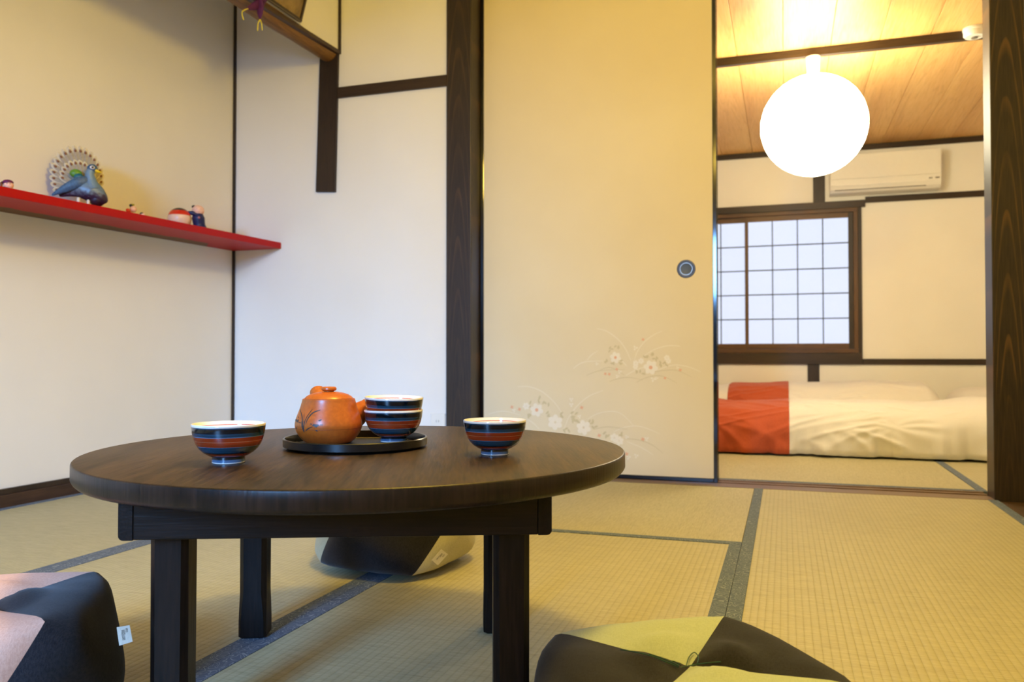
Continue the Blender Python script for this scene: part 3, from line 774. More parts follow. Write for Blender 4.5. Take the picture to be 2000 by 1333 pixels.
# ---- tray
TRY = onZ(695.5, 873.5, TZ)
tray = thing('tray', 'round black tray under teapot and stacked bowls', 'tray', (TRY.x, TRY.y, TZ + 0.0003))
TM = plain('black_tray_lacquer', srgb(0.085, 0.078, 0.075), 0.25, 0.5, 0.2)
tr = 0.1245
obj('tray_body', lathe(bmesh.new(), [(0, 0.0), (tr - 0.010, 0.0), (tr - 0.006, 0.0015), (tr - 0.003, 0.0035), (tr, 0.0045), (tr + 0.0002, 0.0165), (tr - 0.001, 0.0180), (tr - 0.003, 0.0176), (tr - 0.0038, 0.0150), (tr - 0.0045, 0.0050), (tr - 0.008, 0.0040), (0, 0.0040)], 96), TM, tray)
t = NT('woven_tray_mat'); v = t.coord(rot=(0, 0, 0.6))
a = t.wave(v, 95.0, 0.0, axis='X'); b = t.wave(v, 95.0, 0.0, axis='Y')
t.color(t.ramp(t.math('MULTIPLY', a, b), [(0.1, srgb(0.11, 0.105, 0.10)), (0.6, srgb(0.36, 0.34, 0.31))])); t.bump(t.math('MULTIPLY', a, b), 0.4, 0.001); t.rough(0.5); 
obj('tray_mat', lathe(bmesh.new(), [(0, 0.0052), (0.108, 0.0052), (0.1095, 0.0042)], 72), t.m, tray)
obj('mat_edge', lathe(bmesh.new(), [(0.1075, 0.0050), (0.1080, 0.0056), (0.1095, 0.0056), (0.1100, 0.0042)], 72), plain('pale_edge_line', srgb(0.52, 0.46, 0.36), 0.5), tray)
BZ = TZ + 0.0056
low = copy_tree(bowl)
put_bowl(low, 768.5, 862.5, BZ, 'lower blue and red striped tea bowl of the stacked pair on the tray', sc_=0.985, rz=1.0)
up = copy_tree(bowl)
put_bowl(up, 768.5, 858.5, BZ + 0.0225, 'upper blue and red striped tea bowl of the stacked pair on the tray', tilt=(0.0, -0.028), sc_=0.985, rz=2.6)
up.location = (low.location.x, low.location.y, BZ + 0.0228)

# ---- teapot
POT = onZ(642, 865.0, BZ)
pot = thing('teapot', 'orange clay side-handled teapot painted with grey orchids', 'teapot', (POT.x, POT.y, BZ), YAW)
t = NT('orange_clay'); v = t.coord()
t.color(t.ramp(t.noise(v, 160.0, 3), [(0.3, srgb(0.67, 0.33, 0.10)), (0.7, srgb(0.73, 0.375, 0.12))])); t.bump(t.noise(v, 700.0, 2), 0.05, 0.0004); t.rough(0.33, 0.5); CLAY = t.m
PP = [(0.0355, 0.0), (0.0405, 0.0015), (0.0465, 0.0070), (0.0530, 0.0150), (0.0575, 0.0245), (0.0590, 0.0330), (0.0575, 0.0420), (0.0540, 0.0520), (0.0503, 0.0620), (0.0472, 0.0720), (0.0460, 0.0775), (0.0455, 0.0785)]
def pot_r(z):
    for (r0, z0), (r1, z1) in zip(PP, PP[1:]):
        if z0 <= z <= z1: return r0 + (r1 - r0) * (z - z0) / (z1 - z0)
    return 0.046
def fineprof(pr, n=6):
    return [(p.x, p.y) for p in spline([Vector((a, b, 0)) for a, b in pr], n)]
obj('pot_body', lathe(bmesh.new(), [(0, 0)] + fineprof(PP) + [(0.0435, 0.0783), (0.043, 0.0770), (0.0, 0.0770)], 72), CLAY, pot)
lid = obj('lid', lathe(bmesh.new(), [(0.0422, 0.0775), (0.0422, 0.0795), (0.0400, 0.0822), (0.0345, 0.0857), (0.0260, 0.0886), (0.0160, 0.0904), (0.0090, 0.0908)], 64), CLAY, pot)
obj('knob', lathe(bmesh.new(), [(0.0090, 0.0905), (0.0085, 0.0918), (0.0118, 0.0928), (0.0136, 0.0950), (0.0132, 0.0978), (0.0112, 0.0995), (0.0050, 0.0998), (0.0, 0.0998)], 40), CLAY, lid)
hd = bmesh.new(); loft(hd, [(-0.014, 0.040, 0.050), (-0.026, 0.062, 0.065), (-0.038, 0.084, 0.0790), (-0.042, 0.094, 0.0855), (-0.043, 0.097, 0.0875)], [0.0105, 0.0115, 0.0145, 0.0150, 0.0095], 24, 6)
obj('handle', hd, CLAY, pot)
sp = bmesh.new(); loft(sp, [(0.024, 0.020, 0.034), (0.044, 0.042, 0.049), (0.056, 0.058, 0.062), (0.064, 0.068, 0.072)], [0.029, 0.021, 0.013, 0.009], 24, 6)
obj('spout', sp, CLAY, pot)
obj('incised_line', lathe(bmesh.new(), [(pot_r(0.0272) + 0.0003, 0.0270), (pot_r(0.0275) + 0.00045, 0.0274), (pot_r(0.0278) + 0.0003, 0.0278)], 72), plain('dark_incised_clay', srgb(0.50, 0.20, 0.06), 0.5), pot)
INK = plain('grey_brush_ink', srgb(0.24, 0.20, 0.19), 0.45)
def pot_pt(cx, cy, lift=0.0004):
    # brush marks read on the face of the pot, wrapped round its surface
    dx = (cx - 640) / 6.25 / F * 1.50; z = max(0.003, (712 - cy) / 6.25 / F * 1.50 * 1.04)
    r = pot_r(z) + lift
    dx = max(-r * 0.985, min(r * 0.985, dx))
    return Vector((dx, -math.sqrt(r * r - dx * dx), z))
def pot_brush(bm, pts, w):
    P = spline([Vector((a, b, 0)) for a, b in pts], 7); n = len(P); L = []
    for i, q in enumerate(P):
        d = P[min(i + 1, n - 1)] - P[max(i - 1, 0)]; d.normalize(); nn = Vector((-d.y, d.x, 0)); ww = w * (0.2 + 0.8 * math.sin(PI * (0.05 + 0.9 * i / (n - 1))))
        L.append([bm.verts.new(pot_pt(q.x + nn.x * ww * k, q.y + nn.y * ww * k)) for k in (-0.5, 0.5)])
    for i in range(n - 1): bm.faces.new((L[i][0], L[i + 1][0], L[i + 1][1], L[i][1]))
bm = bmesh.new()
for pts, w in (([(430, 560), (410, 470), (385, 385), (335, 315)], 14), ([(425, 560), (430, 480), (455, 400), (520, 310)], 9), ([(450, 480), (470, 420), (530, 350), (620, 315)], 13), ([(430, 545), (425, 450), (415, 350)], 6), ([(445, 555), (480, 525), (540, 500)], 11), ([(400, 430), (408, 500), (428, 565)], 26),
               ([(262, 440), (300, 448), (345, 445)], 22), ([(300, 430), (322, 455), (340, 430)], 24), ([(340, 460), (390, 465)], 8), ([(300, 545), (313, 515)], 16), ([(535, 485), (575, 485), (615, 485)], 26), ([(550, 470), (580, 500), (610, 475)], 16), ([(510, 468), (530, 475)], 12), ([(605, 435), (645, 422)], 14), ([(575, 540), (600, 550)], 14), ([(625, 478), (665, 480)], 6), ([(330, 400), (334, 415)], 9)):
    pot_brush(bm, pts, w)
obj('painted_orchid', bm, INK, pot)

# ================================================================== THE RED SHELF AND WHAT STANDS ON IT
t = NT('red_painted_shelf'); v = t.coord()
sep = t.node('ShaderNodeSeparateXYZ'); t.link(v, sep.inputs[0])
geo = t.node('ShaderNodeNewGeometry'); sn = t.node('ShaderNodeSeparateXYZ'); t.link(geo.outputs['Normal'], sn.inputs[0])
edge = t.math('ADD', sep.outputs[0], t.math('MULTIPLY', t.math('SUBTRACT', t.noise(t.coord((1, 3, 1)), 4.0, 2), 0.5), 0.05))
endp = t.math('MULTIPLY', t.math('MAXIMUM', t.math('SUBTRACT', sep.outputs[1], 3.30), 0.0), 0.9)
bare = t.math('MULTIPLY', t.math('LESS_THAN', t.math('ADD', edge, endp), -2.655), t.math('LESS_THAN', sn.outputs[2], -0.5))
t.color(t.mix(bare, srgb(0.66, 0.0, 0.0), srgb(0.40, 0.26, 0.12))); t.rough(0.5, 0.25)
SLOPE = 0.0138
def shelf_z(y): return 1.1462 + SLOPE * (y - 3.62)
bm = box(-2.7545, -2.462, 1.0, 3.6185, -0.0325, 0.0, 0.0025)
for v_ in bm.verts: v_.co.z += shelf_z(v_.co.y)
tag(obj('wall_shelf', bm, t.m), 'long red painted shelf fixed along the white wall', 'shelf')

# local frame for figurines: u along the picture's right, w towards the viewer, v up
class Fig:
    def __init__(s, name, label, px, py, X, scale_px):
        s.c = onX(px, py, X); s.u = scale_px
        s.c.z = shelf_z(s.c.y) + 0.0006
        s.px, s.py = px, py
        d = (s.c - CAM).dot(FWD); s.m = d / F                 # metres per pixel at that distance
        s.t = thing(name, label, 'figurine', s.c, math.atan2(-(CAM.x - s.c.x), (CAM.y - s.c.y)) + PI)
        a = s.t.rotation_euler.z
        s.base_y = H / 2 - ((s.c - CAM).dot(UP) / d) * F      # pixel row of the base
        s.base_x = W / 2 + ((s.c - CAM).dot(RIGHT) / d) * F
    def p(s, x, y, w=0.0):                                    # pixel -> local (right, back(-w), up)
        return Vector(((x - s.base_x) * s.m, -w, (s.base_y - y) * s.m))
skin = plain('doll_skin', srgb(0.93, 0.74, 0.64), 0.4, 0.4, 0.04)
black = plain('doll_black_hair', srgb(0.07, 0.07, 0.06), 0.4)
SX = -2.605
# --- peacock
pk = Fig('peacock_figurine', 'blue peacock figurine with a fanned ivory tail on the red shelf', 168, 396, SX, 1)
mm = pk.m
IV = plain('ivory_feather', srgb(0.80, 0.74, 0.60), 0.5, 0.4, 0.12, 120)
GF = plain('grey_feather', srgb(0.64, 0.585, 0.49), 0.55, 0.4, 0.2, 200)
BR = plain('brown_eye_spot', srgb(0.50, 0.29, 0.14), 0.5, 0.4, 0.1)
t = NT('peacock_blue'); v = t.coord()
nz = t.noise(v, 90.0, 3)
sp_ = t.node('ShaderNodeSeparateXYZ'); t.link(v, sp_.inputs[0])
hb = t.math('ADD', t.math('DIVIDE', sp_.outputs[2], 0.10), t.math('MULTIPLY', t.math('SUBTRACT', nz, 0.5), 0.5))
c = t.ramp(hb, [(0.25, srgb(0.15, 0.06, 0.09)), (0.52, srgb(0.20, 0.14, 0.24)), (0.70, srgb(0.38, 0.44, 0.50)), (0.98, srgb(0.42, 0.52, 0.60))])
t.color(c); t.rough(0.42, 0.5); t.p.inputs['Metallic'].default_value = 0.1; PB = t.m
WB = plain('peacock_wing_blue', srgb(0.26, 0.39, 0.52), 0.5, 0.5, 0.45, 130)
O = pk.p(168, 372, -0.012)
fan_c = (151.0, 343.0)
def feather(a, row):
    # a: picture angle of the tip round the fan, in degrees from the right
    rx, ry = ((47.0, 61.0), (31.0, 33.0))[row]
    cx, cy = ((fan_c[0], fan_c[1]), (fan_c[0] + 1, fan_c[1] + 1))[row]
    tip = pk.p(cx + rx * math.cos(math.radians(a)), cy - ry * math.sin(math.radians(a)), -0.030 + 0.012 * row)
    root = O + (tip - O) * 0.10
    d = tip - root; L = d.length; dn = d.normalized(); side = dn.cross(Vector((0, 1, 0))).normalized(); nrm = Vector((0, -1, 0))
    wmax = (7.2, 6.0)[row] * mm
    def leafshape(k0, k1, wf, lift, th):
        bm = bmesh.new(); n = 13; top, bot = [], []
        for j in range(n + 1):
            q = 0.18 * j if j < 5 else 0.72 + 0.28 * math.sin((j - 4) / 9 * PI / 2)
            s_ = k0 + (k1 - k0) * q
            wd = wmax * wf * (0.22 + 0.78 * min(1.0, s_ / 0.74)) * (1.0 if q < 0.72 else max(0.05, math.sqrt(max(0.0, 1 - ((q - 0.72) / 0.28) ** 2))))
            c0 = root + dn * (L * s_) + nrm * lift
            top.append([bm.verts.new(c0 + side * wd * e + nrm * (th * (1 - abs(e)))) for e in (-1, 0, 1)])
            bot.append([bm.verts.new(c0 + side * wd * e - nrm * 0.001) for e in (-1, 1)])
        for j in range(n):
            for e in (0, 1): bm.faces.new((top[j][e], top[j][e + 1], top[j + 1][e + 1], top[j + 1][e]))
            bm.faces.new((bot[j][1], bot[j][0], bot[j + 1][0], bot[j + 1][1]))
            bm.faces.new((bot[j][0], top[j][0], top[j + 1][0], bot[j + 1][0])); bm.faces.new((top[j][2], bot[j][1], bot[j + 1][1], top[j + 1][2]))
        bm.faces.new((top[-1][0], top[-1][1], top[-1][2], bot[-1][1], bot[-1][0])); bm.faces.new((top[0][2], top[0][1], top[0][0], bot[0][0], bot[0][1]))
        return bm
    f_ = obj('tail_feather', leafshape(0, 1, 1.0, 0, 0.002), IV, pk.t)
    obj('vane', leafshape(0.25, 0.93, 0.62, 0.0016, 0.0012), GF, f_)
    bm = bmesh.new(); ball(bm, root + dn * (L * 0.86) + nrm * 0.0038, 2.1 * mm, 0.0016, 2.7 * mm, 12, 8, Quaternion((0, 1, 0), math.atan2(dn.x, dn.z)).to_matrix())
    obj('eye_spot', bm, BR, f_)
for k in range(21): feather(-42 + k * 12.6, 0)
for k in range(12): feather(-2 + k * 17.0, 1)
bm = bmesh.new(); loft(bm, [pk.p(122, 386, 0.0), pk.p(140, 378, 0.01), pk.p(160, 372, 0.02), pk.p(178, 376, 0.026), pk.p(193, 388, 0.03), pk.p(200, 398, 0.03)], [3 * mm, 10 * mm, 19 * mm, 21 * mm, 14 * mm, 6 * mm], 20, 6, 0.75)
ball(bm, pk.p(187, 389, 0.024), 15 * mm, 13 * mm, 15.5 * mm)
obj('body', bm, PB, pk.t)
bm = bmesh.new(); loft(bm, [pk.p(180, 372, 0.03), pk.p(176, 355, 0.03), pk.p(174, 342, 0.03), pk.p(178, 331, 0.03)], [15 * mm, 10 * mm, 8 * mm, 7 * mm], 18, 6)
obj('neck', bm, PB, pk.t)
bm = bmesh.new(); ball(bm, pk.p(178, 331, 0.031), 9.5 * mm, 8.5 * mm, 8.5 * mm)
hd_ = obj('head', bm, WB, pk.t)
bm = bmesh.new(); loft(bm, [pk.p(183, 334, 0.036), pk.p(188, 337, 0.038), pk.p(194, 337.5, 0.038)], [3.6 * mm, 2.6 * mm, 0.5 * mm], 12, 4)
obj('beak', bm, plain('yellow_beak', srgb(0.86, 0.74, 0.10), 0.4), hd_)
bm = bmesh.new(); ball(bm, pk.p(178, 330.5, 0.046), 4.4 * mm, 2.5 * mm, 3.4 * mm); obj('eye_ring', bm, plain('white_eye_ring', srgb(0.9, 0.88, 0.84), 0.4), hd_)
bm = bmesh.new(); ball(bm, pk.p(178.5, 330.5, 0.0505), 2.2 * mm, 1.4 * mm, 1.9 * mm); obj('eye', bm, plain('dark_eye', srgb(0.22, 0.13, 0.07), 0.3), hd_)
bm = bmesh.new(); loft(bm, [pk.p(172, 356, 0.036), pk.p(155, 362, 0.042), pk.p(133, 374, 0.034), pk.p(110, 388, 0.020)], [9 * mm, 11 * mm, 8 * mm, 1.5 * mm], 16, 6, 0.5)
obj('wing', bm, WB, pk.t)
bm = bmesh.new(); ball(bm, pk.p(150, 341, 0.004), 11 * mm, 6 * mm, 8.5 * mm); obj('green_saddle', bm, plain('green_saddle_feathers', srgb(0.36, 0.55, 0.16), 0.4, 0.4, 0.2), pk.t)
bm = bmesh.new(); ball(bm, pk.p(155, 349, 0.010), 9 * mm, 7 * mm, 8 * mm); obj('teal_saddle', bm, plain('teal_saddle_feathers', srgb(0.13, 0.40, 0.47), 0.4, 0.4, 0.2), pk.t)
for x in (155, 172):
    bm = bmesh.new(); loft(bm, [pk.p(x, 390, 0.03), pk.p(x, pk.base_y - 4, 0.03), pk.p(x + 2, pk.base_y - 1.6, 0.036)], [3.4 * mm, 2.8 * mm, 1.6 * mm], 12, 4)
    obj('foot', bm, plain('pale_foot', srgb(0.85, 0.80, 0.72), 0.4), pk.t)
# --- doll with a purple cap at the edge of the picture
d1 = Fig('doll_figurine', 'small doll with a purple cap at the end of the red shelf', 14, 366, SX, 1); m1 = d1.m; by = d1.base_y
bm = bmesh.new(); loft(bm, [d1.p(14, by - 0.5), d1.p(14, by - 10), d1.p(14, by - 18)], [13 * m1, 12 * m1, 6 * m1], 16, 5); obj('robe', bm, plain('brown_robe', srgb(0.42, 0.20, 0.10), 0.5, 0.4, 0.2), d1.t)
bm = bmesh.new(); ball(bm, d1.p(16, 362, 0.004), 9 * m1, 8.5 * m1, 8.5 * m1); h1 = obj('head', bm, skin, d1.t)
bm = bmesh.new(); ball(bm, d1.p(15, 356.5, 0.003), 9.6 * m1, 9 * m1, 5.4 * m1); obj('cap', bm, plain('purple_cap', srgb(0.40, 0.10, 0.30), 0.45, 0.4, 0.2), h1)
bm = bmesh.new(); ball(bm, d1.p(6, 358, 0.0), 3 * m1, 3 * m1, 3 * m1); obj('hair_tuft', bm, black, h1)
for x in (13.5, 18.5):
    bm = bmesh.new(); ball(bm, d1.p(x, 360.5, 0.0205), 0.8 * m1, 0.8 * m1, 0.8 * m1, 8, 6); obj('eye', bm, black, h1)
bm = bmesh.new(); loft(bm, [d1.p(3, 358, 0.004), d1.p(4, by - 8, 0.004)], [3 * m1, 3 * m1], 10, 3); obj('sleeve', bm, plain('brown_sleeve', srgb(0.42, 0.20, 0.10), 0.5), d1.t)
# --- doll in a red jacket with a crawling companion
d2 = Fig('doll_figurine', 'tiny doll in red with black hair between peacock and ball on the red shelf', 258, 416, SX, 1); m2 = d2.m; by = d2.base_y
bm = bmesh.new(); loft(bm, [d2.p(255, by - 0.5), d2.p(255, by - 8), d2.p(257, by - 14)], [9 * m2, 8 * m2, 4 * m2], 16, 5); obj('jacket', bm, plain('red_jacket', srgb(0.78, 0.20, 0.12), 0.45, 0.4, 0.1), d2.t)
bm = bmesh.new(); ball(bm, d2.p(260, 409, 0.004), 6.4 * m2, 6 * m2, 6.2 * m2); h2 = obj('head', bm, skin, d2.t)
bm = bmesh.new(); ball(bm, d2.p(256, 402, 0.002), 3.4 * m2); obj('hair', bm, black, h2)
bm = bmesh.new(); ball(bm, d2.p(259, 400.3, 0.003), 3.2 * m2, 3 * m2, 2.0 * m2); obj('hair_ribbon', bm, plain('olive_ribbon', srgb(0.62, 0.60, 0.15), 0.5), h2)
bm = bmesh.new(); ball(bm, d2.p(251, 412.5, 0.010), 4.6 * m2, 2.5 * m2, 3.6 * m2, rot=Quaternion((0, 1, 0), 0.5).to_matrix()); obj('bow', bm, plain('red_bow', srgb(0.80, 0.20, 0.13), 0.45), d2.t)
bm = bmesh.new(); loft(bm, [d2.p(262, by - 5, 0.004), d2.p(270, by - 6, 0.006), d2.p(277, by - 6, 0.006)], [5 * m2, 5 * m2, 3 * m2], 12, 4); obj('green_wrap', bm, plain('green_wrap', srgb(0.66, 0.74, 0.50), 0.5), d2.t)
bm = bmesh.new(); ball(bm, d2.p(277, 420.5, 0.006), 5 * m2); hb_ = obj('companion_head', bm, skin, d2.t)
bm = bmesh.new(); ball(bm, d2.p(275, 416.5, 0.006), 3.6 * m2, 3.6 * m2, 2.4 * m2); obj('companion_hair', bm, black, hb_)
# --- doll in blue leaning on a ball
d3 = Fig('doll_figurine', 'doll in a dark blue robe leaning on a white and red ball', 370, 440, SX, 1); m3 = d3.m; by = d3.base_y
t = NT('banded_ball'); v = t.coord(); sep = t.node('ShaderNodeSeparateXYZ'); t.link(v, sep.inputs[0])
zz = t.math('DIVIDE', sep.outputs[2], 44 * m3)
t.color(t.ramp(zz, [(0.0, srgb(0.90, 0.76, 0.67)), (0.62, srgb(0.80, 0.17, 0.07)), (0.83, srgb(0.18, 0.18, 0.11))], 'CONSTANT')); t.rough(0.35, 0.5)
bc = d3.p(352, 0, 0.004); bc.z = 21.5 * m3
bm = bmesh.new(); ball(bm, bc, 22 * m3, 22 * m3, 21.5 * m3, 32, 20); obj('ball', bm, t.m, d3.t)
NB = plain('navy_robe', srgb(0.10, 0.12, 0.32), 0.45, 0.4, 0.25, 120)
bm = bmesh.new(); loft(bm, [d3.p(390, by - 0.6, -0.004), d3.p(388, by - 12, -0.004), d3.p(386, by - 26, 0.0), d3.p(386, by - 36, 0.0)], [15 * m3, 11 * m3, 12 * m3, 7 * m3], 18, 5); obj('robe', bm, NB, d3.t)
bm = bmesh.new(); loft(bm, [d3.p(384, 420, 0.010), d3.p(375, 417, 0.014), d3.p(366, 416.5, 0.012)], [5 * m3, 4.4 * m3, 2.6 * m3], 12, 4); obj('sleeve', bm, NB, d3.t)
bm = bmesh.new(); ball(bm, d3.p(385.5, 410.5, 0.002), 11.5 * m3, 11 * m3, 10.5 * m3, 24, 16); h3 = obj('head', bm, skin, d3.t)
bm = bmesh.new(); ball(bm, d3.p(377, 403.5, 0.004), 3.6 * m3, 3.2 * m3, 2.8 * m3, rot=Quaternion((0, 1, 0), -0.5).to_matrix()); obj('topknot', bm, black, h3)
for x in (383.0, 390.0):
    bm = bmesh.new(); ball(bm, d3.p(x, 409, 0.002 + 10.6 * m3), 0.8 * m3, 0.6 * m3, 0.5 * m3, 8, 6); obj('eye', bm, plain('brown_line', srgb(0.45, 0.25, 0.18), 0.5), h3)
bm = bmesh.new(); ball(bm, d3.p(387, 426, 12 * m3), 2.2 * m3, 1.2 * m3, 2.2 * m3); obj('robe_crest', bm, plain('pink_crest', srgb(0.70, 0.42, 0.45), 0.5), d3.t)

# ================================================================== PICTURE AND ORNAMENT ON THE LOG BEAM
fx = thing('picture_frame', 'silver edged picture frame tilted forward on the log beam', 'picture', (-2.116, 3.245, 2.101), 0)
fx.rotation_euler = (0, math.radians(15.5), 0)
FWm = plain('dark_picture_wood', srgb(0.20, 0.15, 0.10), 0.4)
FS = plain('silver_frame_edge', srgb(0.47, 0.43, 0.36), 0.35, 0.5, 0.1, metal=0.4)
t = NT('mottled_picture'); v = t.coord(); t.color(t.ramp(t.noise(v, 14.0, 4, 0.6, 1.0), [(0.3, srgb(0.40, 0.32, 0.17)), (0.7, srgb(0.60, 0.50, 0.32))])); t.rough(0.4)
zf = 0.0
for v0 in (0,):
    L_, Hf = 0.62, 0.40
    obj('picture', box(0.000, 0.006, -L_ + 0.02, -0.014, 0.014, Hf - 0.014), t.m, fx)
    for a in ((-L_, -0.0, 0.004, 0.010), (-L_, -0.0, Hf - 0.010, Hf - 0.004)):
        obj('frame_rail', box(0.0, 0.013, a[0], a[1], a[2], a[2] + 0.010, 0.0015), FWm, fx)
    for a in ((-0.012, -0.003), (-L_, -L_ + 0.012)):
        obj('frame_stile', box(0.0, 0.013, a[0], a[1], 0.014, Hf - 0.010, 0.0015), FWm, fx)
    obj('edge_strip', box(-0.004, 0.012, -L_, 0.0, 0.0, 0.004, 0.001), FS, fx)
    obj('edge_strip', box(-0.004, 0.012, -0.0028, 0.0008, 0.004, Hf, 0.001), FS, fx)
orn = onX(500, 18, -2.085)
on = thing('flower_ornament', 'purple folded flower ornament with yellow threads on the log beam', 'ornament', orn)
PU = plain('purple_cloth', srgb(0.33, 0.13, 0.36), 0.7, 0.3, 0.25, 60)
YE = plain('yellow_thread', srgb(0.78, 0.74, 0.28), 0.6)
def ol(x, y, w=0.0): return onX(x, y, -2.085 + w) - orn
def petal(pts, rad):
    bm = bmesh.new(); loft(bm, pts, rad, 12, 6, 0.35); return bm
m_ = (orn - CAM).length / F
obj('petal', petal([ol(520, -14), ol(508, 6), ol(494, 13), ol(480, 18)], [9 * m_, 9 * m_, 6 * m_, 1 * m_]), PU, on)
obj('petal', petal([ol(506, -8, 0.006), ol(508, 12, 0.008), ol(508, 26, 0.008), ol(508, 38, 0.008)], [5 * m_, 8 * m_, 6 * m_, 1 * m_]), PU, on)
obj('petal', petal([ol(518, -12, 0.004), ol(498, -8, 0.006), ol(484, -4, 0.004)], [6 * m_, 7 * m_, 1 * m_]), PU, on)
obj('petal', petal([ol(512, 4, 0.01), ol(514, -10, 0.01), ol(520, -30, 0.01)], [6 * m_, 8 * m_, 2 * m_]), PU, on)
for pts in ([(484, 17), (474, 22), (473, 30), (476, 39)], [(508, 38), (504, 46), (503, 60)], [(508, 38), (511, 47), (512, 59)]):
    bm = bmesh.new(); tube(bm, spline([ol(a, b, 0.008) for a, b in pts], 6), 1.1 * m_, 8); obj('thread', bm, YE, on)

# ================================================================== FLOOR CUSHIONS
NAVY = cloth('dark_navy_linen', srgb(0.165, 0.158, 0.172), srgb(0.085, 0.083, 0.095), 700, 0.3)
LIME = cloth('pale_green_linen', srgb(0.70, 0.74, 0.66), srgb(0.64, 0.68, 0.59), 700, 0.25)
PINK = cloth('salmon_pink_linen', srgb(0.83, 0.67, 0.59), srgb(0.76, 0.59, 0.51), 700, 0.25)
BEIGE = cloth('pale_beige_linen', srgb(0.74, 0.72, 0.61), srgb(0.67, 0.65, 0.53), 700, 0.25)
GREEN = plain('green_thread', srgb(0.05, 0.28, 0.24), 0.6)
TAGM = cloth('cream_tag_cloth', srgb(0.88, 0.86, 0.80), srgb(0.83, 0.81, 0.74), 900, 0.1)
INKT = plain('black_tag_ink', srgb(0.06, 0.05, 0.05), 0.6)
def cushion(label, c, ang, r, hz, dark_j, light_mat, rb=None, N=15, twist=math.radians(36)):
    """Four puffed panels spiralling round a square seat: each runs from the top centre over one edge to the bottom centre."""
    cu = thing('floor_cushion', label, 'cushion', (c.x, c.y, 0), 0)
    cu['group'] = 'four-panelled floor cushions'
    rb = rb or r
    T = Vector((0, 0, hz * 0.90)); Bc = Vector((0, 0, 0.012))
    At = [Vector((r * math.cos(ang + k * PI / 2), r * math.sin(ang + k * PI / 2), hz)) for k in range(4)]
    Ab = [Vector((rb * math.cos(ang - twist + k * PI / 2), rb * math.sin(ang - twist + k * PI / 2), 0.012)) for k in range(4)]
    def segd(p, a, b):
        ab = b - a; t_ = max(0, min(1, (p - a).dot(ab) / ab.length_squared)); return (p - (a + ab * t_)).length
    bm = bmesh.new(); lay = bm.faces.layers.int.new('panel'); dl = bm.verts.layers.float.new('seam')
    seams = [sg for j in range(4) for sg in ((T, At[j]), (At[j], Ab[j]), (Ab[j], Bc))]
    for j in range(4):
        j1 = (j + 1) % 4
        for a, b, c_ in [(T, At[j], At[j1]), (At[j], Ab[j], Ab[j1]), (At[j], Ab[j1], At[j1]), (Bc, Ab[j1], Ab[j])]:
            G = {}
            for i in range(N + 1):
                for k in range(N + 1 - i):
                    G[i, k] = bm.verts.new(a * (1 - (i + k) / N) + b * (i / N) + c_ * (k / N))
            fs = []
            for i in range(N):
                for k in range(N - i):
                    fs.append(bm.faces.new((G[i, k], G[i + 1, k], G[i, k + 1])))
                    if i + k < N - 1: fs.append(bm.faces.new((G[i + 1, k], G[i + 1, k + 1], G[i, k + 1])))
            for f_ in fs: f_[lay] = j
    bmesh.ops.remove_doubles(bm, verts=bm.verts, dist=1e-5)
    bmesh.ops.recalc_face_normals(bm, faces=bm.faces)
    for v in bm.verts: v[dl] = min(segd(v.co, *sg) for sg in seams)
    for _ in range(4): bmesh.ops.smooth_vert(bm, verts=bm.verts, factor=0.5, use_axis_x=True, use_axis_y=True, use_axis_z=True)
    inner = [v for v in bm.verts if v[dl] > 1e-4]
    for _ in range(5): bmesh.ops.smooth_vert(bm, verts=inner, factor=0.5, use_axis_x=True, use_axis_y=True, use_axis_z=True)
    bm.normal_update()
    for v in bm.verts:
        dd = v[dl]; rr = math.hypot(v.co.x, v.co.y)
        amt = 0.024 * (1 - math.exp(-(dd / 0.030) ** 1.1)) * (0.55 + 0.45 * smooth(0.0, 0.08, rr))
        nn = v.normal.copy(); nn.z *= 1.0 - 0.85 * smooth(0.055, 0.105, rr)
        v.co += nn * amt + 0.0018 * noise.noise_vector(v.co * 22) * min(1, dd / 0.02)
    for v in bm.verts:
        w = math.sin(PI * min(1, max(0, v.co.z / hz)))
        rr = math.hypot(v.co.x, v.co.y)
        if rr > 1e-5:
            k = 1 + 0.04 * w * smooth(0.06, r, rr)
            v.co.x *= k; v.co.y *= k
        v.co.z = max(v.co.z, 0.0015)
    panels = []
    for j in range(4):
        b2 = bm.copy(); l2 = b2.faces.layers.int['panel']
        bmesh.ops.delete(b2, geom=[f_ for f_ in b2.faces if f_[l2] != j], context='FACES')
        for f_ in b2.faces: f_.smooth = True
        panels.append(obj('panel', b2, NAVY if (j - dark_j) % 2 == 0 else light_mat, cu))
    bm.free()
    return cu, panels
def hit(cu, panels, x, y):
    best = None
    for p in panels:
        bv = BVHTree.FromPolygons([v.co for v in p.data.vertices], [list(q.vertices) for q in p.data.polygons])
        d = ray(x, y).normalized(); h = bv.ray_cast(CAM - Vector(cu.location), d)
        if h[0] is not None and (best is None or h[3] < best[3]): best = h
    return best
def lettering(txt, size):
    cu_ = bpy.data.curves.new('tag_text', 'FONT'); cu_.body = txt; cu_.size = size; cu_.align_x = 'CENTER'; cu_.align_y = 'CENTER'; cu_.space_line = 0.85
    o = bpy.data.objects.new('tag_text', cu_); COL.objects.link(o)
    dg = bpy.context.evaluated_depsgraph_get(); me = bpy.data.meshes.new_from_object(o.evaluated_get(dg))
    bpy.data.objects.remove(o); me.name = 'lettering'; me.materials.clear(); return me
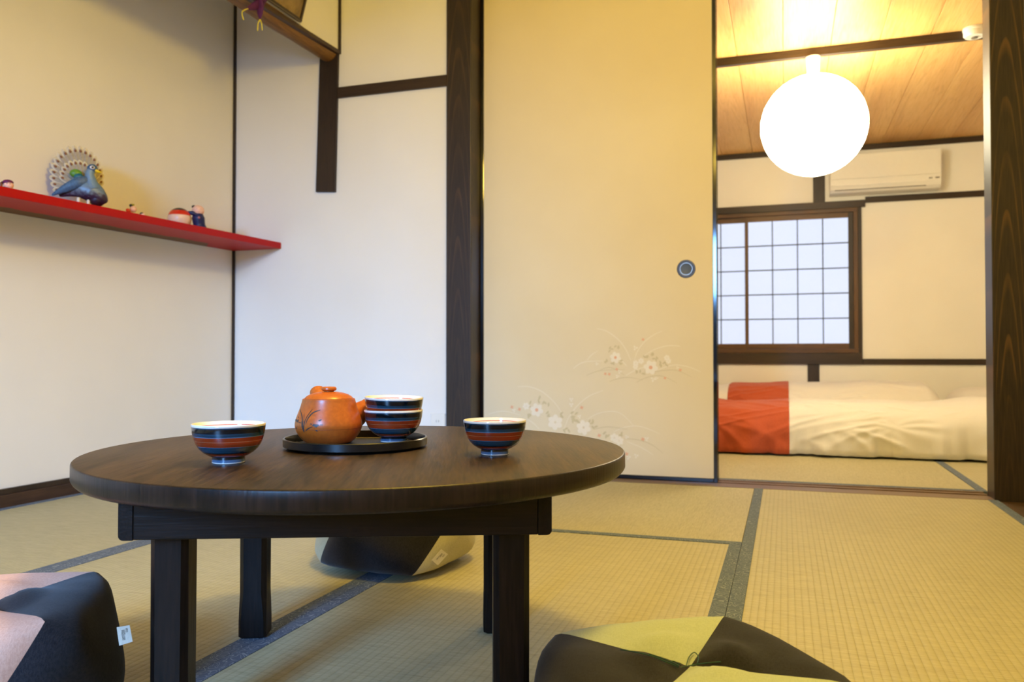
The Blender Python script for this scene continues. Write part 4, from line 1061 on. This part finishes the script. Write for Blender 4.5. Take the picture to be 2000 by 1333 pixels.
def cloth_tag(cu, P4, flip=False):
    """P4: top-left, top-right, bottom-right, bottom-left of the tag (local); the writing runs down in two columns."""
    a, b, c, d = P4
    n = (b - a).cross(d - a).normalized()
    if n.dot(CAM - Vector(cu.location) - a) < 0: n = -n
    bm = bmesh.new()
    F1 = [bm.verts.new(q + n * 0.0004) for q in P4]; F2 = [bm.verts.new(q - n * 0.0004) for q in P4]
    bm.faces.new(F1); bm.faces.new(list(reversed(F2)))
    for k in range(4): bm.faces.new((F1[k], F2[k], F2[(k + 1) % 4], F1[(k + 1) % 4]))
    tg = obj('tag', bm, TAGM, cu); tg['label'] = 'small cream cloth tag with black brush lettering'
    ex = (b - a).normalized(); ey = (a - d).normalized(); w, h = (b - a).length, (a - d).length
    o = (a + b + c + d) / 4
    for txt, cx, top, sz in (('高\n岡\n屋', -0.08, 0.0, 0.22), ('洛\n中', 0.20, 0.22, 0.15)):
        me = lettering(txt, sz * h)
        for v in me.vertices:
            v.co = o + ex * (v.co.x + cx * w) + ey * (v.co.y + top * h) + n * (0.0006 + v.co.z)
        obj('lettering', me, INKT, tg)
yw = lambda deg: math.radians(deg) + YAW
# by the lower edge, pale green and navy
c1, p1 = cushion('pale green and navy cushion with green threads at its centre', ld(0.232, 1.072), yw(62), 0.205, 0.172, 1, LIME)
# at the corner, salmon pink and navy
c2, p2 = cushion('salmon pink and navy cushion nearest the white wall', ld(-0.800, 1.236), yw(57), 0.196, 0.200, 3, PINK)
# behind the table legs, beige and navy
c3, p3 = cushion('pale beige and navy cushion lying under the far side of the table', Vector((-1.0, 2.01, 0)), math.radians(-142 + 36), 0.210, 0.170, 0, BEIGE)
# green threads at the centre of the first cushion
def on_c1(x, y, up=0.002):
    h = hit(c1, p1, x, y); return (h[0] + Vector((0, 0, up))) if h else None
for pts, up in (([(1325, 1309), (1300, 1298), (1270, 1286), (1240, 1279), (1212, 1274)], 0.003), ([(1330, 1309), (1360, 1303), (1385, 1300), (1408, 1298)], 0.003), ([(1325, 1309), (1312, 1302), (1316, 1300), (1330, 1308)], 0.005), ([(1340, 1308), (1346, 1290), (1356, 1281), (1364, 1290), (1362, 1302)], 0.004), ([(1326, 1308), (1296, 1295), (1268, 1285)], 0.0045)):
    q = [on_c1(x, y, up) for x, y in pts]
    q = [k for k in q if k is not None]
    if len(q) > 2:
        bm = bmesh.new(); tube(bm, spline(q, 5), 0.0007, 6); obj('thread', bm, GREEN, c1)
# sewn-in tags
L3 = Vector(c3.location)
q = [hit(c3, p3, x, y) for x, y in ((862, 1073.5), (875, 1083), (855, 1105), (843, 1095))]
if all(q):
    # local: tag top-left .. as read with its columns running down the seam
    cloth_tag(c3, [h[0] + h[1] * 0 + (CAM - L3 - h[0]).normalized() * 0.004 for h in (q[0], q[1], q[2], q[3])])
dep = 1.19
def atdep(x, y, d): return CAM + ray(x, y) / F * d - Vector(c2.location)
cloth_tag(c2, [atdep(228, 1226, dep), atdep(253, 1222, dep + 0.012), atdep(259, 1254, dep + 0.012), atdep(233, 1262, dep)])
